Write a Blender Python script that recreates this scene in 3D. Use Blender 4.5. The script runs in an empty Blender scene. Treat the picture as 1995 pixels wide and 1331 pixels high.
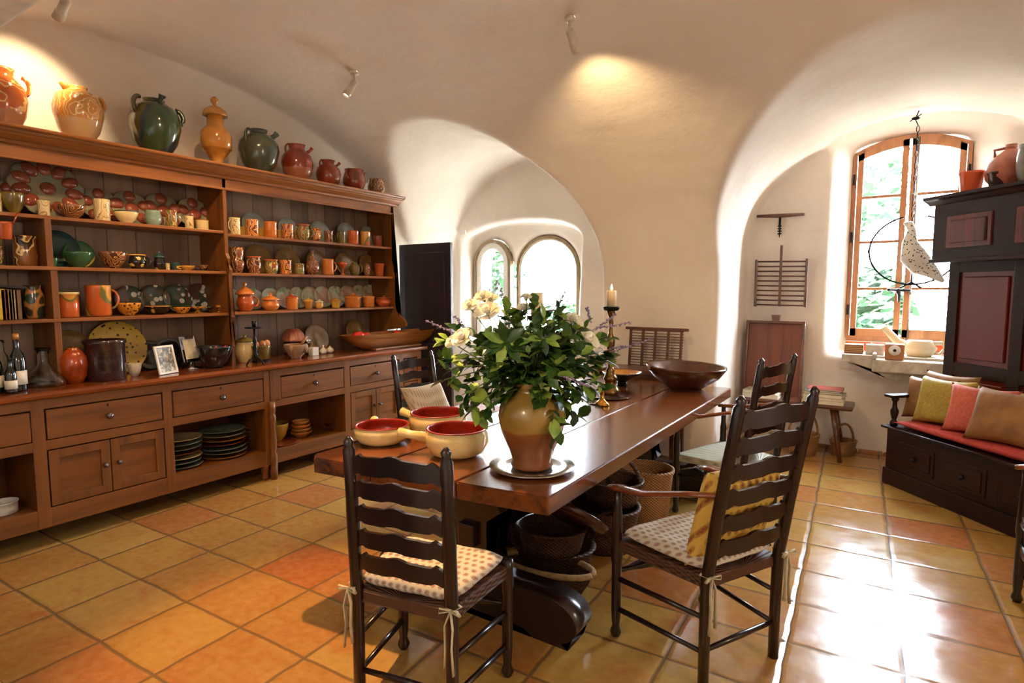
import bpy, bmesh, math, random
import numpy as np
from mathutils import Vector, Matrix, noise, Euler
random.seed(7)
S = bpy.context.scene
COL = S.collection
PI = math.pi
R = math.radians

# ------------------------------------------------------------------ camera
W, H, F = 1995, 1331, 1130.0
PITCH, YAW, CH = .090, R(33.37), 1.55
cd = bpy.data.cameras.new('camera'); cam = bpy.data.objects.new('camera', cd); COL.objects.link(cam)
cd.sensor_width = 36; cd.lens = 36*F/W; cd.clip_start = .02; cd.clip_end = 300
cam.location = (0, 0, CH); cam.rotation_euler = (PI/2-PITCH, 0, YAW)
S.camera = cam
# ------------------------------------------------------------------ colour management
S.view_settings.view_transform = 'Standard'; S.view_settings.look = 'None'
S.view_settings.gamma = 1; S.view_settings.use_curve_mapping = False
S.view_settings.exposure = 0.30
# ------------------------------------------------------------------ daylight
wd = bpy.data.worlds.new('sky'); S.world = wd; wd.use_nodes = True
bg = wd.node_tree.nodes['Background']; bg.inputs[0].default_value = (.74, .87, 1, 1); bg.inputs[1].default_value = 95.0
sl = bpy.data.lights.new('sun', 'SUN'); sl.energy = 330; sl.angle = R(.6); sl.color = (1, .95, .86)
so = bpy.data.objects.new('sun', sl); so.rotation_euler = (R(38), 0, R(-12)); COL.objects.link(so)
def portal(loc, rot, sx, sy):
    l = bpy.data.lights.new('window_portal', 'AREA'); l.shape = 'RECTANGLE'; l.size = sx; l.size_y = sy; l.cycles.is_portal = True
    o = bpy.data.objects.new('window_portal', l); o.location = loc; o.rotation_euler = rot; COL.objects.link(o)
portal((.05, 6.74, 2.0), (-PI/2, 0, 0), .95, 2.0)
portal((-3.85, 6.46, 1.6), (-PI/2, 0, 0), 1.6, 1.5)
def spot(loc, target, power, size=50, blend=.6, col=(1, .62, .28), rad=.03):
    l = bpy.data.lights.new('spot_light', 'SPOT'); l.energy = power; l.spot_size = R(size); l.spot_blend = blend; l.color = col; l.shadow_soft_size = rad
    o = bpy.data.objects.new('spot_light', l); o.location = loc
    o.rotation_euler = (Vector(target)-Vector(loc)).to_track_quat('-Z', 'Y').to_euler(); COL.objects.link(o); return o

# ------------------------------------------------------------------ view rays, to read places of the plan off the photograph
_f0 = np.array([-math.sin(YAW), math.cos(YAW), 0]); RT = np.array([math.cos(YAW), math.sin(YAW), 0])
FW = _f0*math.cos(PITCH)+np.array([0, 0, -math.sin(PITCH)]); UP = _f0*math.sin(PITCH)+np.array([0, 0, math.cos(PITCH)])
CP = np.array([0, 0, CH])
def ray(x, y): return FW+RT*(x-W/2)/F+UP*(H/2-y)/F
def atz(x, y, h): r = ray(x, y); return Vector(CP+r*(h-CH)/r[2])
def atx(x, y, v): r = ray(x, y); return Vector(CP+r*v/r[0])
def aty(x, y, v): r = ray(x, y); return Vector(CP+r*v/r[1])
def dep(p): return float((np.array(p)-CP)@FW)
def px(n, p): return n*dep(p)/F
def cth(x): return math.cos(math.atan((x-W/2)/F))

# ------------------------------------------------------------------ materials
def srgb(h):
    h = h.lstrip('#'); c = [int(h[i:i+2], 16)/255 for i in (0, 2, 4)]
    return tuple((v/12.92 if v <= .04045 else ((v+.055)/1.055)**2.4) for v in c)+(1,)
def col(c): return srgb(c) if isinstance(c, str) else (tuple(c)+(1,) if len(c) == 3 else c)
class N:
    def __init__(s, name):
        s.m = bpy.data.materials.new(name); s.m.use_nodes = True; s.t = s.m.node_tree; s.b = s.t.nodes['Principled BSDF']
        s.tc = None
    def n(s, ty, **kw):
        n = s.t.nodes.new(ty)
        for k, v in kw.items():
            if hasattr(n, k) and not k[0].isupper(): setattr(n, k, v)
        return n
    def l(s, a, b): s.t.links.new(a, b)
    def coord(s, scale=(1, 1, 1), rot=(0, 0, 0), loc=(0, 0, 0), kind='Object', rnd=True):
        if not s.tc: s.tc = s.n('ShaderNodeTexCoord')
        mp = s.n('ShaderNodeMapping'); mp.inputs['Scale'].default_value = scale; mp.inputs['Rotation'].default_value = rot; mp.inputs['Location'].default_value = loc
        s.l(s.tc.outputs[kind], mp.inputs['Vector']); return mp.outputs[0]
    def noise(s, vec, scale, detail=4, dist=0, rough=.55):
        n = s.n('ShaderNodeTexNoise'); n.inputs['Scale'].default_value = scale; n.inputs['Detail'].default_value = detail
        n.inputs['Distortion'].default_value = dist; n.inputs['Roughness'].default_value = rough; s.l(vec, n.inputs['Vector']); return n.outputs['Fac']
    def ramp(s, fac, stops, interp='LINEAR'):
        n = s.n('ShaderNodeValToRGB'); n.color_ramp.interpolation = interp; e = n.color_ramp.elements
        while len(e) < len(stops): e.new(.5)
        for i, (p, c) in enumerate(stops): e[i].position = p; e[i].color = col(c)
        s.l(fac, n.inputs[0]); return n.outputs[0]
    def mix(s, fac, a, b, mode='MIX'):
        n = s.n('ShaderNodeMix'); n.data_type = 'RGBA'; n.blend_type = mode
        for i, v in ((0, fac), (6, a), (7, b)):
            if hasattr(v, 'links'): s.l(v, n.inputs[i])
            else: n.inputs[i].default_value = v if i == 0 else col(v)
        return n.outputs[2]
    def math(s, op, a, b=0, c=None):
        n = s.n('ShaderNodeMath'); n.operation = op
        for i, v in enumerate((a, b) if c is None else (a, b, c)):
            if hasattr(v, 'links'): s.l(v, n.inputs[i])
            else: n.inputs[i].default_value = v
        return n.outputs[0]
    def sep(s, vec):
        n = s.n('ShaderNodeSeparateXYZ'); s.l(vec, n.inputs[0]); return n.outputs
    def bump(s, h, strength=.3, dist=.01):
        n = s.n('ShaderNodeBump'); n.inputs['Strength'].default_value = strength; n.inputs['Distance'].default_value = dist
        s.l(h, n.inputs['Height']); s.l(n.outputs[0], s.b.inputs['Normal']); return n
    def set(s, base=None, rough=None, metal=0, coat=0, coatr=.1, trans=0, ior=None, spec=None):
        if base is not None:
            if hasattr(base, 'links'): s.l(base, s.b.inputs['Base Color'])
            else: s.b.inputs['Base Color'].default_value = col(base)
        if rough is not None:
            if hasattr(rough, 'links'): s.l(rough, s.b.inputs['Roughness'])
            else: s.b.inputs['Roughness'].default_value = rough
        s.b.inputs['Metallic'].default_value = metal; s.b.inputs['Coat Weight'].default_value = coat; s.b.inputs['Coat Roughness'].default_value = coatr
        s.b.inputs['Transmission Weight'].default_value = trans
        if ior: s.b.inputs['IOR'].default_value = ior
        if spec is not None: s.b.inputs['Specular IOR Level'].default_value = spec
        return s.m
def rnd_off(n, vec):
    oi = n.n('ShaderNodeObjectInfo'); v = n.n('ShaderNodeVectorMath'); v.operation = 'ADD'
    m = n.math('MULTIPLY', oi.outputs['Random'], 37.0); n.l(vec, v.inputs[0]); n.l(m, v.inputs[1]); return v.outputs[0]
def plain(name, c, rough=.5, c2=None, sc=12, **kw):
    n = N(name); v = n.coord()
    f = n.noise(v, sc, 5)
    cc = col(c); c2 = col(c2) if c2 else tuple(x*.78 for x in cc[:3])+(1,)
    base = n.ramp(f, [(.35, c2), (.65, cc)])
    return n.set(base, rough, **kw)
def wood(name, c1, c2, axis='Y', rough=.35, sc=14, coat=.2, bump=.15, stretch=.07):
    n = N(name); s = [1, 1, 1]; s['XYZ'.index(axis)] = stretch
    v = n.coord(tuple(s)); f = n.noise(v, sc, 6, .8); g = n.noise(v, sc*5, 4, .2)
    k = n.math('ADD', n.math('MULTIPLY', f, .7), n.math('MULTIPLY', g, .3))
    base = n.ramp(k, [(.34, c2), (.5, c1), (.66, tuple(min(1, x*1.15) for x in col(c1)[:3]))])
    n.bump(k, bump, .004)
    return n.set(base, rough, coat=coat, coatr=.18)
def ceramic(name, c1, c2=None, c3=None, mode='plain', sc=9, rough=.16, thr=.5, zdip=None, cdip=None):
    n = N(name); v = rnd_off(n, n.coord())
    if mode == 'plain': base = n.ramp(n.noise(v, sc, 4), [(.3, c2 or tuple(x*.75 for x in col(c1)[:3])), (.7, c1)])
    elif mode == 'marble':
        w = n.n('ShaderNodeTexWave'); w.inputs['Scale'].default_value = sc; w.inputs['Distortion'].default_value = 9; w.inputs['Detail'].default_value = 2
        w.inputs['Detail Scale'].default_value = 1.4; n.l(v, w.inputs['Vector'])
        st = [(.0, c1), (.42, c1), (.5, c2), (.68, c2)]+([(.76, c3), (1, c3)] if c3 else [(.8, c1)])
        base = n.ramp(w.outputs['Fac'], st)
    elif mode == 'spots':
        vo = n.n('ShaderNodeTexVoronoi'); vo.inputs['Scale'].default_value = sc*3; n.l(v, vo.inputs['Vector'])
        base = n.ramp(vo.outputs['Distance'], [(0, c2), (thr*.7, c2), (thr*.85, c1), (1, c1)])
        if c3: base = n.mix(n.ramp(n.noise(v, sc*1.2, 2), [(.52, (0, 0, 0)), (.6, (1, 1, 1))]), base, c3)
    if zdip is not None:
        z = n.sep(n.coord())[2]; zz = n.math('ADD', z, n.math('MULTIPLY', n.noise(n.coord(), 9, 2), .03))
        base = n.mix(n.ramp(n.math('MULTIPLY', zz, 1/(zdip*2)), [(.49, (0, 0, 0)), (.52, (1, 1, 1))]), cdip, base)
    return n.set(base, rough, coat=.5, coatr=.08)
def metal(name, c, rough=.25): return plain(name, c, rough, sc=30, metal=1)
def motif(name, bgc, c1, c2, sc=26, rough=.85):
    n = N(name); v = n.coord((1, .8, .8)); vo = n.n('ShaderNodeTexVoronoi'); vo.inputs['Scale'].default_value = sc; vo.inputs['Randomness'].default_value = .0
    # rows shifted like a block print
    x, y, z = n.sep(v); row = n.math('FLOOR', n.math('MULTIPLY_ADD', n.math('ADD', y, z), sc, .5)); sh = n.math('MULTIPLY', n.math('MODULO', n.math('ABSOLUTE', row), 2), .5/sc)
    cb = n.n('ShaderNodeCombineXYZ'); n.l(n.math('ADD', x, sh), cb.inputs[0]); n.l(n.math('ADD', y, z), cb.inputs[1]); n.l(cb.outputs[0], vo.inputs['Vector'])
    base = n.ramp(vo.outputs['Distance'], [(0, c1), (.16, c1), (.21, c2), (.31, c2), (.36, bgc), (1, bgc)])
    base = n.mix(n.ramp(n.noise(v, 140, 2), [(.4, (0, 0, 0)), (.7, (.35, .35, .35))]), base, bgc)
    n.bump(n.noise(n.coord(), 9, 3), .25, .02)
    return n.set(base, rough, spec=.2)
def glass(name, c=(1, 1, 1), rough=.02, thin=True):
    n = N(name); n.set(c, rough, trans=1, ior=1.45)
    if thin:  # a single pane: let light straight through, with a faint reflection
        tr = n.n('ShaderNodeBsdfTransparent'); gl = n.n('ShaderNodeBsdfGlossy'); gl.inputs['Roughness'].default_value = .02
        tr.inputs[0].default_value = col(c); mx = n.n('ShaderNodeMixShader'); mx.inputs[0].default_value = .06
        n.l(tr.outputs[0], mx.inputs[1]); n.l(gl.outputs[0], mx.inputs[2]); n.l(mx.outputs[0], n.t.nodes['Material Output'].inputs[0])
    return n.m

MT = {}
def plaster():
    n = N('lime_plaster'); v = n.coord()
    f = n.noise(v, 1.1, 6, .4, .6); g = n.noise(v, 9, 5)
    base = n.ramp(n.math('ADD', n.math('MULTIPLY', f, .75), n.math('MULTIPLY', g, .25)), [(.3, '#e2d8ca'), (.5, '#e6dcd0'), (.7, '#eae3d9')])
    h = n.math('ADD', n.noise(v, 3.2, 4), n.math('MULTIPLY', n.noise(v, 26, 4), .12)); n.bump(h, .32, .04)
    return n.set(base, .85, spec=.2)
MT['plaster'] = plaster()
def tiles():
    n = N('terracotta_tiles')
    g = n.n('ShaderNodeNewGeometry'); mp = n.n('ShaderNodeMapping'); mp.vector_type = 'TEXTURE'
    o = _f0*1.853*1.55+RT*(-1.656*1.55)
    mp.inputs['Location'].default_value = (float(o[0]), float(o[1]), 0); mp.inputs['Rotation'].default_value = (0, 0, YAW-.5366); mp.inputs['Scale'].default_value = (.2802*1.55, .25*1.55, 1)
    n.l(g.outputs['Position'], mp.inputs['Vector'])
    wob = n.n('ShaderNodeTexNoise'); wob.inputs['Scale'].default_value = 2.2; wob.inputs['Detail'].default_value = 3; n.l(mp.outputs[0], wob.inputs['Vector'])
    ad = n.n('ShaderNodeVectorMath'); ad.operation = 'MULTIPLY_ADD'; n.l(wob.outputs['Color'], ad.inputs[0]); ad.inputs[1].default_value = (.05, .05, 0); n.l(mp.outputs[0], ad.inputs[2])
    x, y, z = n.sep(ad.outputs[0])
    x = n.math('SUBTRACT', x, .025); y = n.math('SUBTRACT', y, .025)
    fx = n.math('FRACT', x); fy = n.math('FRACT', y)
    ex = n.math('SUBTRACT', .5, n.math('ABSOLUTE', n.math('SUBTRACT', fx, .5))); ey = n.math('SUBTRACT', .5, n.math('ABSOLUTE', n.math('SUBTRACT', fy, .5)))
    e = n.math('MINIMUM', ex, ey)
    grout = n.ramp(e, [(.012, (1, 1, 1)), (.026, (0, 0, 0))])
    cb = n.n('ShaderNodeCombineXYZ'); n.l(n.math('FLOOR', x), cb.inputs[0]); n.l(n.math('FLOOR', y), cb.inputs[1])
    wn = n.n('ShaderNodeTexWhiteNoise'); wn.noise_dimensions = '2D'; n.l(cb.outputs[0], wn.inputs['Vector'])
    tone = n.ramp(wn.outputs['Value'], [(0, '#a67c38'), (.22, '#a98544'), (.4, '#a07236'), (.55, '#a06e34'), (.72, '#a68240'), (.86, '#9e6034'), (.94, '#954c28'), (.99, '#a88042')], 'CONSTANT')
    pt = n.noise(mp.outputs[0], 1.7, 3, .4)
    c = n.mix(n.ramp(pt, [(.5, (0, 0, 0)), (.72, (.75, .75, .75))]), tone, '#a05a30')
    c = n.mix(.25, c, n.ramp(n.noise(mp.outputs[0], 9, 5), [(.3, '#85602c'), (.7, '#bb9a5c')]))
    c = n.mix(grout, c, '#745836')
    rough = n.math('MULTIPLY_ADD', n.noise(mp.outputs[0], 2.5, 2), .25, .06)
    hgt = n.math('ADD', n.ramp(e, [(.0, (0, 0, 0)), (.05, (1, 1, 1))]), n.math('ADD', n.math('MULTIPLY', n.noise(mp.outputs[0], 2.5, 3), .9), n.math('MULTIPLY', n.noise(mp.outputs[0], 14, 2), .04)))
    n.bump(hgt, .4, .006)
    return n.set(c, rough, coat=.12, coatr=.1)
MT['tiles'] = tiles()
MT['dresser'] = wood('dresser_oak', '#734312', '#542d08', 'Y', .45, 10, .05, .08)
MT['dresser_v'] = wood('dresser_oak_upright', '#734312', '#542d08', 'Z', .45, 10, .05, .08)
MT['rack'] = wood('rack_oak', '#86501f', '#643713', 'Y', .4, 10, .12, .08)
MT['counter'] = wood('worktop_oak', '#7d3d17', '#55240c', 'Y', .2, 8, .6, .08)
MT['table'] = wood('table_oak', '#6b3815', '#331808', 'Y', .22, 7, .6, .35, .05)
MT['dark'] = wood('dark_oak', '#1f0e09', '#0f0604', 'Z', .28, 12, .45, .1)
MT['darkx'] = wood('dark_oak_rail', '#1f0e09', '#0f0604', 'X', .28, 12, .45, .1)
MT['chairarm'] = wood('chair_arm_wood', '#7a3c1c', '#4a1f0e', 'Y', .25, 12, .5, .1)
MT['settle'] = wood('settle_oak', '#240d08', '#110504', 'X', .4, 10, .06, .1)
MT['traywood'] = wood('tray_wood', '#6e341a', '#4a2010', 'Z', .45, 7, .05, .1)
MT['settlep'] = wood('settle_panel', '#561508', '#2c0c06', 'Z', .3, 7, .4, .1)
MT['midwood'] = wood('stool_wood', '#5b2f1a', '#35190d', 'X', .35, 12, .3, .1)
MT['winwood'] = wood('window_wood', '#a86f45', '#8a5732', 'Z', .45, 12, .1, .05)
MT['trough'] = wood('trough_wood', '#8a5420', '#5c3210', 'Y', .35, 8, .3, .12)
MT['bowlwood'] = wood('bowl_wood', '#47210f', '#24100a', 'X', .2, 8, .6, .08)
MT['wicker'] = None
def wicker(name, c1, c2, sc=60):
    n = N(name); x, y, z = n.sep(n.coord())
    a = n.math('ARCTAN2', y, x); s1 = n.math('SINE', n.math('MULTIPLY', a, 42)); s2 = n.math('SINE', n.math('MULTIPLY', z, sc*6))
    h = n.math('MULTIPLY', s1, s2); f = n.math('ADD', n.math('MULTIPLY', h, .5), .5)
    base = n.ramp(n.math('ADD', n.math('MULTIPLY', f, .6), n.math('MULTIPLY', n.noise(n.coord(), 30, 3), .4)), [(.2, c2), (.7, c1)])
    n.bump(f, .8, .006); return n.set(base, .6)
MT['wicker'] = wicker('wicker', '#b07f4a', '#6b4523'); MT['wickerd'] = wicker('dark_wicker', '#5c3820', '#2c190f')
def backplanks():
    n = N('grey_back_planks'); v = n.coord((1, 1, .08)); x, y, z = n.sep(n.coord())
    f = n.noise(v, 9, 5, .5); fy = n.math('FRACT', n.math('MULTIPLY', y, 5.2))
    groove = n.ramp(fy, [(0, (0, 0, 0)), (.03, (1, 1, 1)), (.97, (1, 1, 1)), (1, (0, 0, 0))])
    wn = n.n('ShaderNodeTexWhiteNoise'); wn.noise_dimensions = '1D'; n.l(n.math('FLOOR', n.math('MULTIPLY', y, 5.2)), wn.inputs['W'])
    base = n.ramp(n.math('ADD', n.math('MULTIPLY', f, .7), n.math('MULTIPLY', wn.outputs[0], .3)), [(.3, '#6a5342'), (.7, '#9a7f69')])
    base = n.mix(groove, '#2a1c14', base); n.bump(groove, .6, .004)
    return n.set(base, .5, coat=.1)
MT['back'] = backplanks()
MT['ironblack'] = plain('black_iron', '#1c1b1f', .38, metal=.6)
MT['knob'] = plain('dark_knob', '#3b3034', .25, coat=.5)
MT['black'] = plain('black_paint', '#17151b', .35)
MT['doorleaf'] = wood('dark_door', '#2b1f24', '#1b1217', 'Z', .5, 9, .1, .1)
MT['brass'] = metal('brass', '#c9963c', .18); MT['brassd'] = metal('aged_brass', '#7d6038', .3)
MT['pewter'] = metal('pewter', '#a9a49a', .28); MT['silver'] = metal('silver', '#d5d8e0', .12)
MT['white'] = plain('white_paint', '#e9e7e2', .45, '#dedbd4'); MT['cream'] = ceramic('cream_glaze', '#e6cf93', '#d2b36e')
MT['lampmetal'] = plain('cream_lamp_metal', '#d8cfbd', .4)
MT['glass'] = glass('window_glass'); MT['glassware'] = glass('clear_glass', (.92, .95, .93), .02, False)
MT['winebottle'] = plain('dark_bottle_glass', '#0b1410', .06, coat=1)
MT['paper'] = plain('paper', '#e8e2d2', .7, '#d8d0bc')
MT['wax'] = N('candle_wax').set('#f0dfb4', .45); MT['wax'].node_tree.nodes['Principled BSDF'].inputs['Subsurface Weight'].default_value = .3
def flame():
    n = N('flame'); e = n.n('ShaderNodeEmission'); e.inputs[0].default_value = (1, .72, .3, 1); e.inputs[1].default_value = 18
    n.l(e.outputs[0], n.t.nodes['Material Output'].inputs[0]); return n.m
MT['flame'] = flame()
def bulb():
    n = N('lamp_bulb'); e = n.n('ShaderNodeEmission'); e.inputs[0].default_value = (1, .8, .5, 1); e.inputs[1].default_value = 10
    n.l(e.outputs[0], n.t.nodes['Material Output'].inputs[0]); return n.m
MT['bulb'] = bulb()
MT['leaf'] = plain('leaf_green', '#3a5f22', .33, '#1a3812', sc=9); MT['leaf2'] = plain('pale_leaf', '#9ab04a', .42, '#5f8530', sc=9)
MT['stem'] = plain('stem_green', '#58702e', .6); MT['rose'] = plain('rose_petal', '#fbf6e6', .55, '#f6ecd0'); MT['lav'] = plain('lavender', '#a08fae', .7, '#76657f', sc=60)
b = MT['rose'].node_tree.nodes['Principled BSDF']; b.inputs['Subsurface Weight'].default_value = .6; b.inputs['Subsurface Radius'].default_value = (.02, .018, .012); b.inputs['Subsurface Scale'].default_value = .5
MT['seatfab'] = motif('seat_print', '#cfc6b4', '#a3685a', '#9c9488', 34)
MT['yelfab'] = motif('yellow_print', '#d9b254', '#8f4a2e', '#a9803a', 24)
MT['palefab'] = motif('pale_print', '#c9b597', '#a08468', '#b39c7c', 40)
MT['rush'] = wicker('pale_seat_weave', '#b9b49c', '#8f8a72', 14)
MT['tie'] = plain('tie_tape', '#cdbf9c', .8)
MT['redfab'] = plain('red_cushion_cloth', '#b8433c', .8, '#a03530', 60); MT['goldfab'] = plain('gold_cloth', '#a8923a', .7, '#8f7a2a', 60)
MT['tanfab'] = plain('tan_velvet', '#8e6534', .7, '#734c24', 8); MT['pinkfab'] = plain('rose_cloth', '#c0604f', .75, '#aa4f42', 60)
MT['stone'] = plain('pale_stone', '#c9c0b0', .8, '#a89f90', 14); MT['redtile'] = plain('red_glazed_tile', '#c8531c', .2, '#b03c14', 6)
MT['brown'] = plain('brown_lacquer', '#3a2320', .25, '#2a1818'); MT['red'] = plain('red_pepper', '#e0301a', .3); MT['egg'] = plain('egg_shell', '#c98a5c', .5)
MT['garlic'] = plain('garlic', '#ece3d0', .6); MT['marblew'] = plain('worn_marble', '#a58468', .55, '#7d6048', 9)
MT['mirror'] = metal('mirror_glass', '#e8ecf4', .03)

# ------------------------------------------------------------------ mesh helpers
class G:
    def __init__(s): s.bm = bmesh.new()
    def _add(s, vs, fs, smooth=False):
        b = [s.bm.verts.new(v) for v in vs]
        for f in fs:
            try: q = s.bm.faces.new([b[i] for i in f]); q.smooth = smooth
            except ValueError: pass
        return b
    def box(s, x0, y0, z0, x1, y1, z1, bev=0):
        vs = [(x0, y0, z0), (x1, y0, z0), (x1, y1, z0), (x0, y1, z0), (x0, y0, z1), (x1, y0, z1), (x1, y1, z1), (x0, y1, z1)]
        b = s._add(vs, [(0, 3, 2, 1), (4, 5, 6, 7), (0, 1, 5, 4), (1, 2, 6, 5), (2, 3, 7, 6), (3, 0, 4, 7)])
        if bev:
            e = set()
            for v in b: e.update(v.link_edges)
            bmesh.ops.bevel(s.bm, geom=list(e), offset=bev, segments=2, profile=.5, affect='EDGES')
        return s
    def lathe(s, prof, c=(0, 0, 0), seg=24, sx=1, sy=1, smooth=True, lobes=0, lobe=.0, cap=True):
        vs = []; n = len(prof)
        for r, z in prof:
            for k in range(seg):
                a = 2*PI*k/seg; rr = r*(1+lobe*math.cos(lobes*a)) if lobes else r
                vs.append((c[0]+rr*sx*math.cos(a), c[1]+rr*sy*math.sin(a), c[2]+z))
        fs = [(i*seg+k, i*seg+(k+1) % seg, (i+1)*seg+(k+1) % seg, (i+1)*seg+k) for i in range(n-1) for k in range(seg)]
        b = s._add(vs, fs, smooth)
        for i in (0, n-1) if cap else ():
            try: s.bm.faces.new([b[i*seg+k] for k in range(seg)][::(-1 if i == 0 else 1)])
            except ValueError: pass
        return s
    def tube(s, pts, r, seg=8, cap=True, flat=1.0):
        pts = [Vector(p) for p in pts]; n = len(pts); rs = r if isinstance(r, (list, tuple)) else [r]*n
        vs = []; prev = None
        for i, p in enumerate(pts):
            t = (pts[min(i+1, n-1)]-pts[max(i-1, 0)]); t = t.normalized() if t.length > 1e-9 else Vector((0, 0, 1))
            if prev is None:
                a = Vector((0, 0, 1)) if abs(t.z) < .9 else Vector((1, 0, 0)); u = t.cross(a).normalized()
            else: u = (prev-t*prev.dot(t)); u = u.normalized() if u.length > 1e-6 else t.orthogonal().normalized()
            prev = u; w = t.cross(u)
            for k in range(seg):
                a = 2*PI*k/seg; vs.append(p+(u*math.cos(a)+w*math.sin(a)*flat)*rs[i])
        fs = [(i*seg+k, i*seg+(k+1) % seg, (i+1)*seg+(k+1) % seg, (i+1)*seg+k) for i in range(n-1) for k in range(seg)]
        b = s._add(vs, fs, True)
        if cap:
            for i in (0, n-1):
                try: s.bm.faces.new([b[i*seg+k] for k in range(seg)])
                except ValueError: pass
        return s
    def prism(s, out, axis, lo, hi, smooth=False):
        def P(u, v, w): return {'X': (w, u, v), 'Y': (u, w, v), 'Z': (u, v, w)}[axis]
        n = len(out); vs = [P(u, v, lo) for u, v in out]+[P(u, v, hi) for u, v in out]
        b = s._add(vs, [(k, (k+1) % n, n+(k+1) % n, n+k) for k in range(n)], smooth)
        f1 = s.bm.faces.new(b[:n]); f2 = s.bm.faces.new(b[n:])
        bmesh.ops.triangulate(s.bm, faces=[f1, f2]); return s
    def sph(s, c, r, seg=14, rings=8):
        r = r if isinstance(r, (tuple, list)) else (r, r, r)
        m = Matrix.Translation(c) @ Matrix.Diagonal((*r, 1))
        g = bmesh.ops.create_uvsphere(s.bm, u_segments=seg, v_segments=rings, radius=1, matrix=m)
        for v in g['verts']:
            for f in v.link_faces: f.smooth = True
        return s
    def grid(s, fn, nu, nv, closed_u=False):
        vs = [fn(i/nu if closed_u else i/nu, j/nv) for j in range(nv+1) for i in range(nu+(0 if closed_u else 1))]
        m = nu if closed_u else nu+1
        fs = [(j*m+i, j*m+(i+1) % m, (j+1)*m+(i+1) % m, (j+1)*m+i) for j in range(nv) for i in range(nu)]
        s._add(vs, fs, True); return s
    def xform(s, M): bmesh.ops.transform(s.bm, matrix=M, verts=s.bm.verts[:]); return s
    def obj(s, name, mat, parent=None, loc=(0, 0, 0), rot=(0, 0, 0)):
        bmesh.ops.recalc_face_normals(s.bm, faces=s.bm.faces[:])
        me = bpy.data.meshes.new(name); s.bm.to_mesh(me); s.bm.free()
        me.materials.append(MT[mat] if isinstance(mat, str) else mat)
        o = bpy.data.objects.new(name, me); COL.objects.link(o); o.location = loc; o.rotation_euler = rot
        if parent: o.parent = parent
        return o
def tag(o, label=None, cat=None, group=None, kind=None):
    for k, v in (('label', label), ('category', cat), ('group', group), ('kind', kind)):
        if v: o[k] = v
    return o
def empty(name, loc, label, cat, rz=0, group=None):
    o = bpy.data.objects.new(name, None); o.empty_display_size = .05; COL.objects.link(o); o.location = loc; o.rotation_euler = (0, 0, rz)
    return tag(o, label, cat, group)
def struct(o): o['kind'] = 'structure'; return o
def arch(x0, x1, z0, zs, zc, n=24):
    c = (x0+x1)/2; a = (x1-x0)/2
    return [(x0, z0)]+[(c-a*math.cos(PI*k/n), zs+(zc-zs)*math.sin(PI*k/n)) for k in range(n+1)]+[(x1, z0)]
def pillow(w, d, h, nu=18, nv=18, pinch=.06, wr=.0):
    """a stuffed cushion lying flat, corners drawn out"""
    g = G()
    def fn(sgn):
        def f(u, v):
            a, b = 2*u-1, 2*v-1
            t = max(0, (1-a**4)*(1-b**4))**.5
            k = 1-pinch*(1-abs(a)**2)*abs(b)**3; q = 1-pinch*(1-abs(b)**2)*abs(a)**3
            return (a*w/2*q, b*d/2*k, sgn*h/2*t*(1+wr*math.sin(7*a+3*b)))
        return f
    g.grid(fn(1), nu, nv); g.grid(fn(-1), nu, nv); bmesh.ops.remove_doubles(g.bm, verts=g.bm.verts[:], dist=1e-4); return g
for nm in ('settle', 'settlep', 'dark', 'darkx'): MT[nm].node_tree.nodes['Principled BSDF'].inputs['Specular IOR Level'].default_value = .22 if 'settle' in nm else .4
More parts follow.
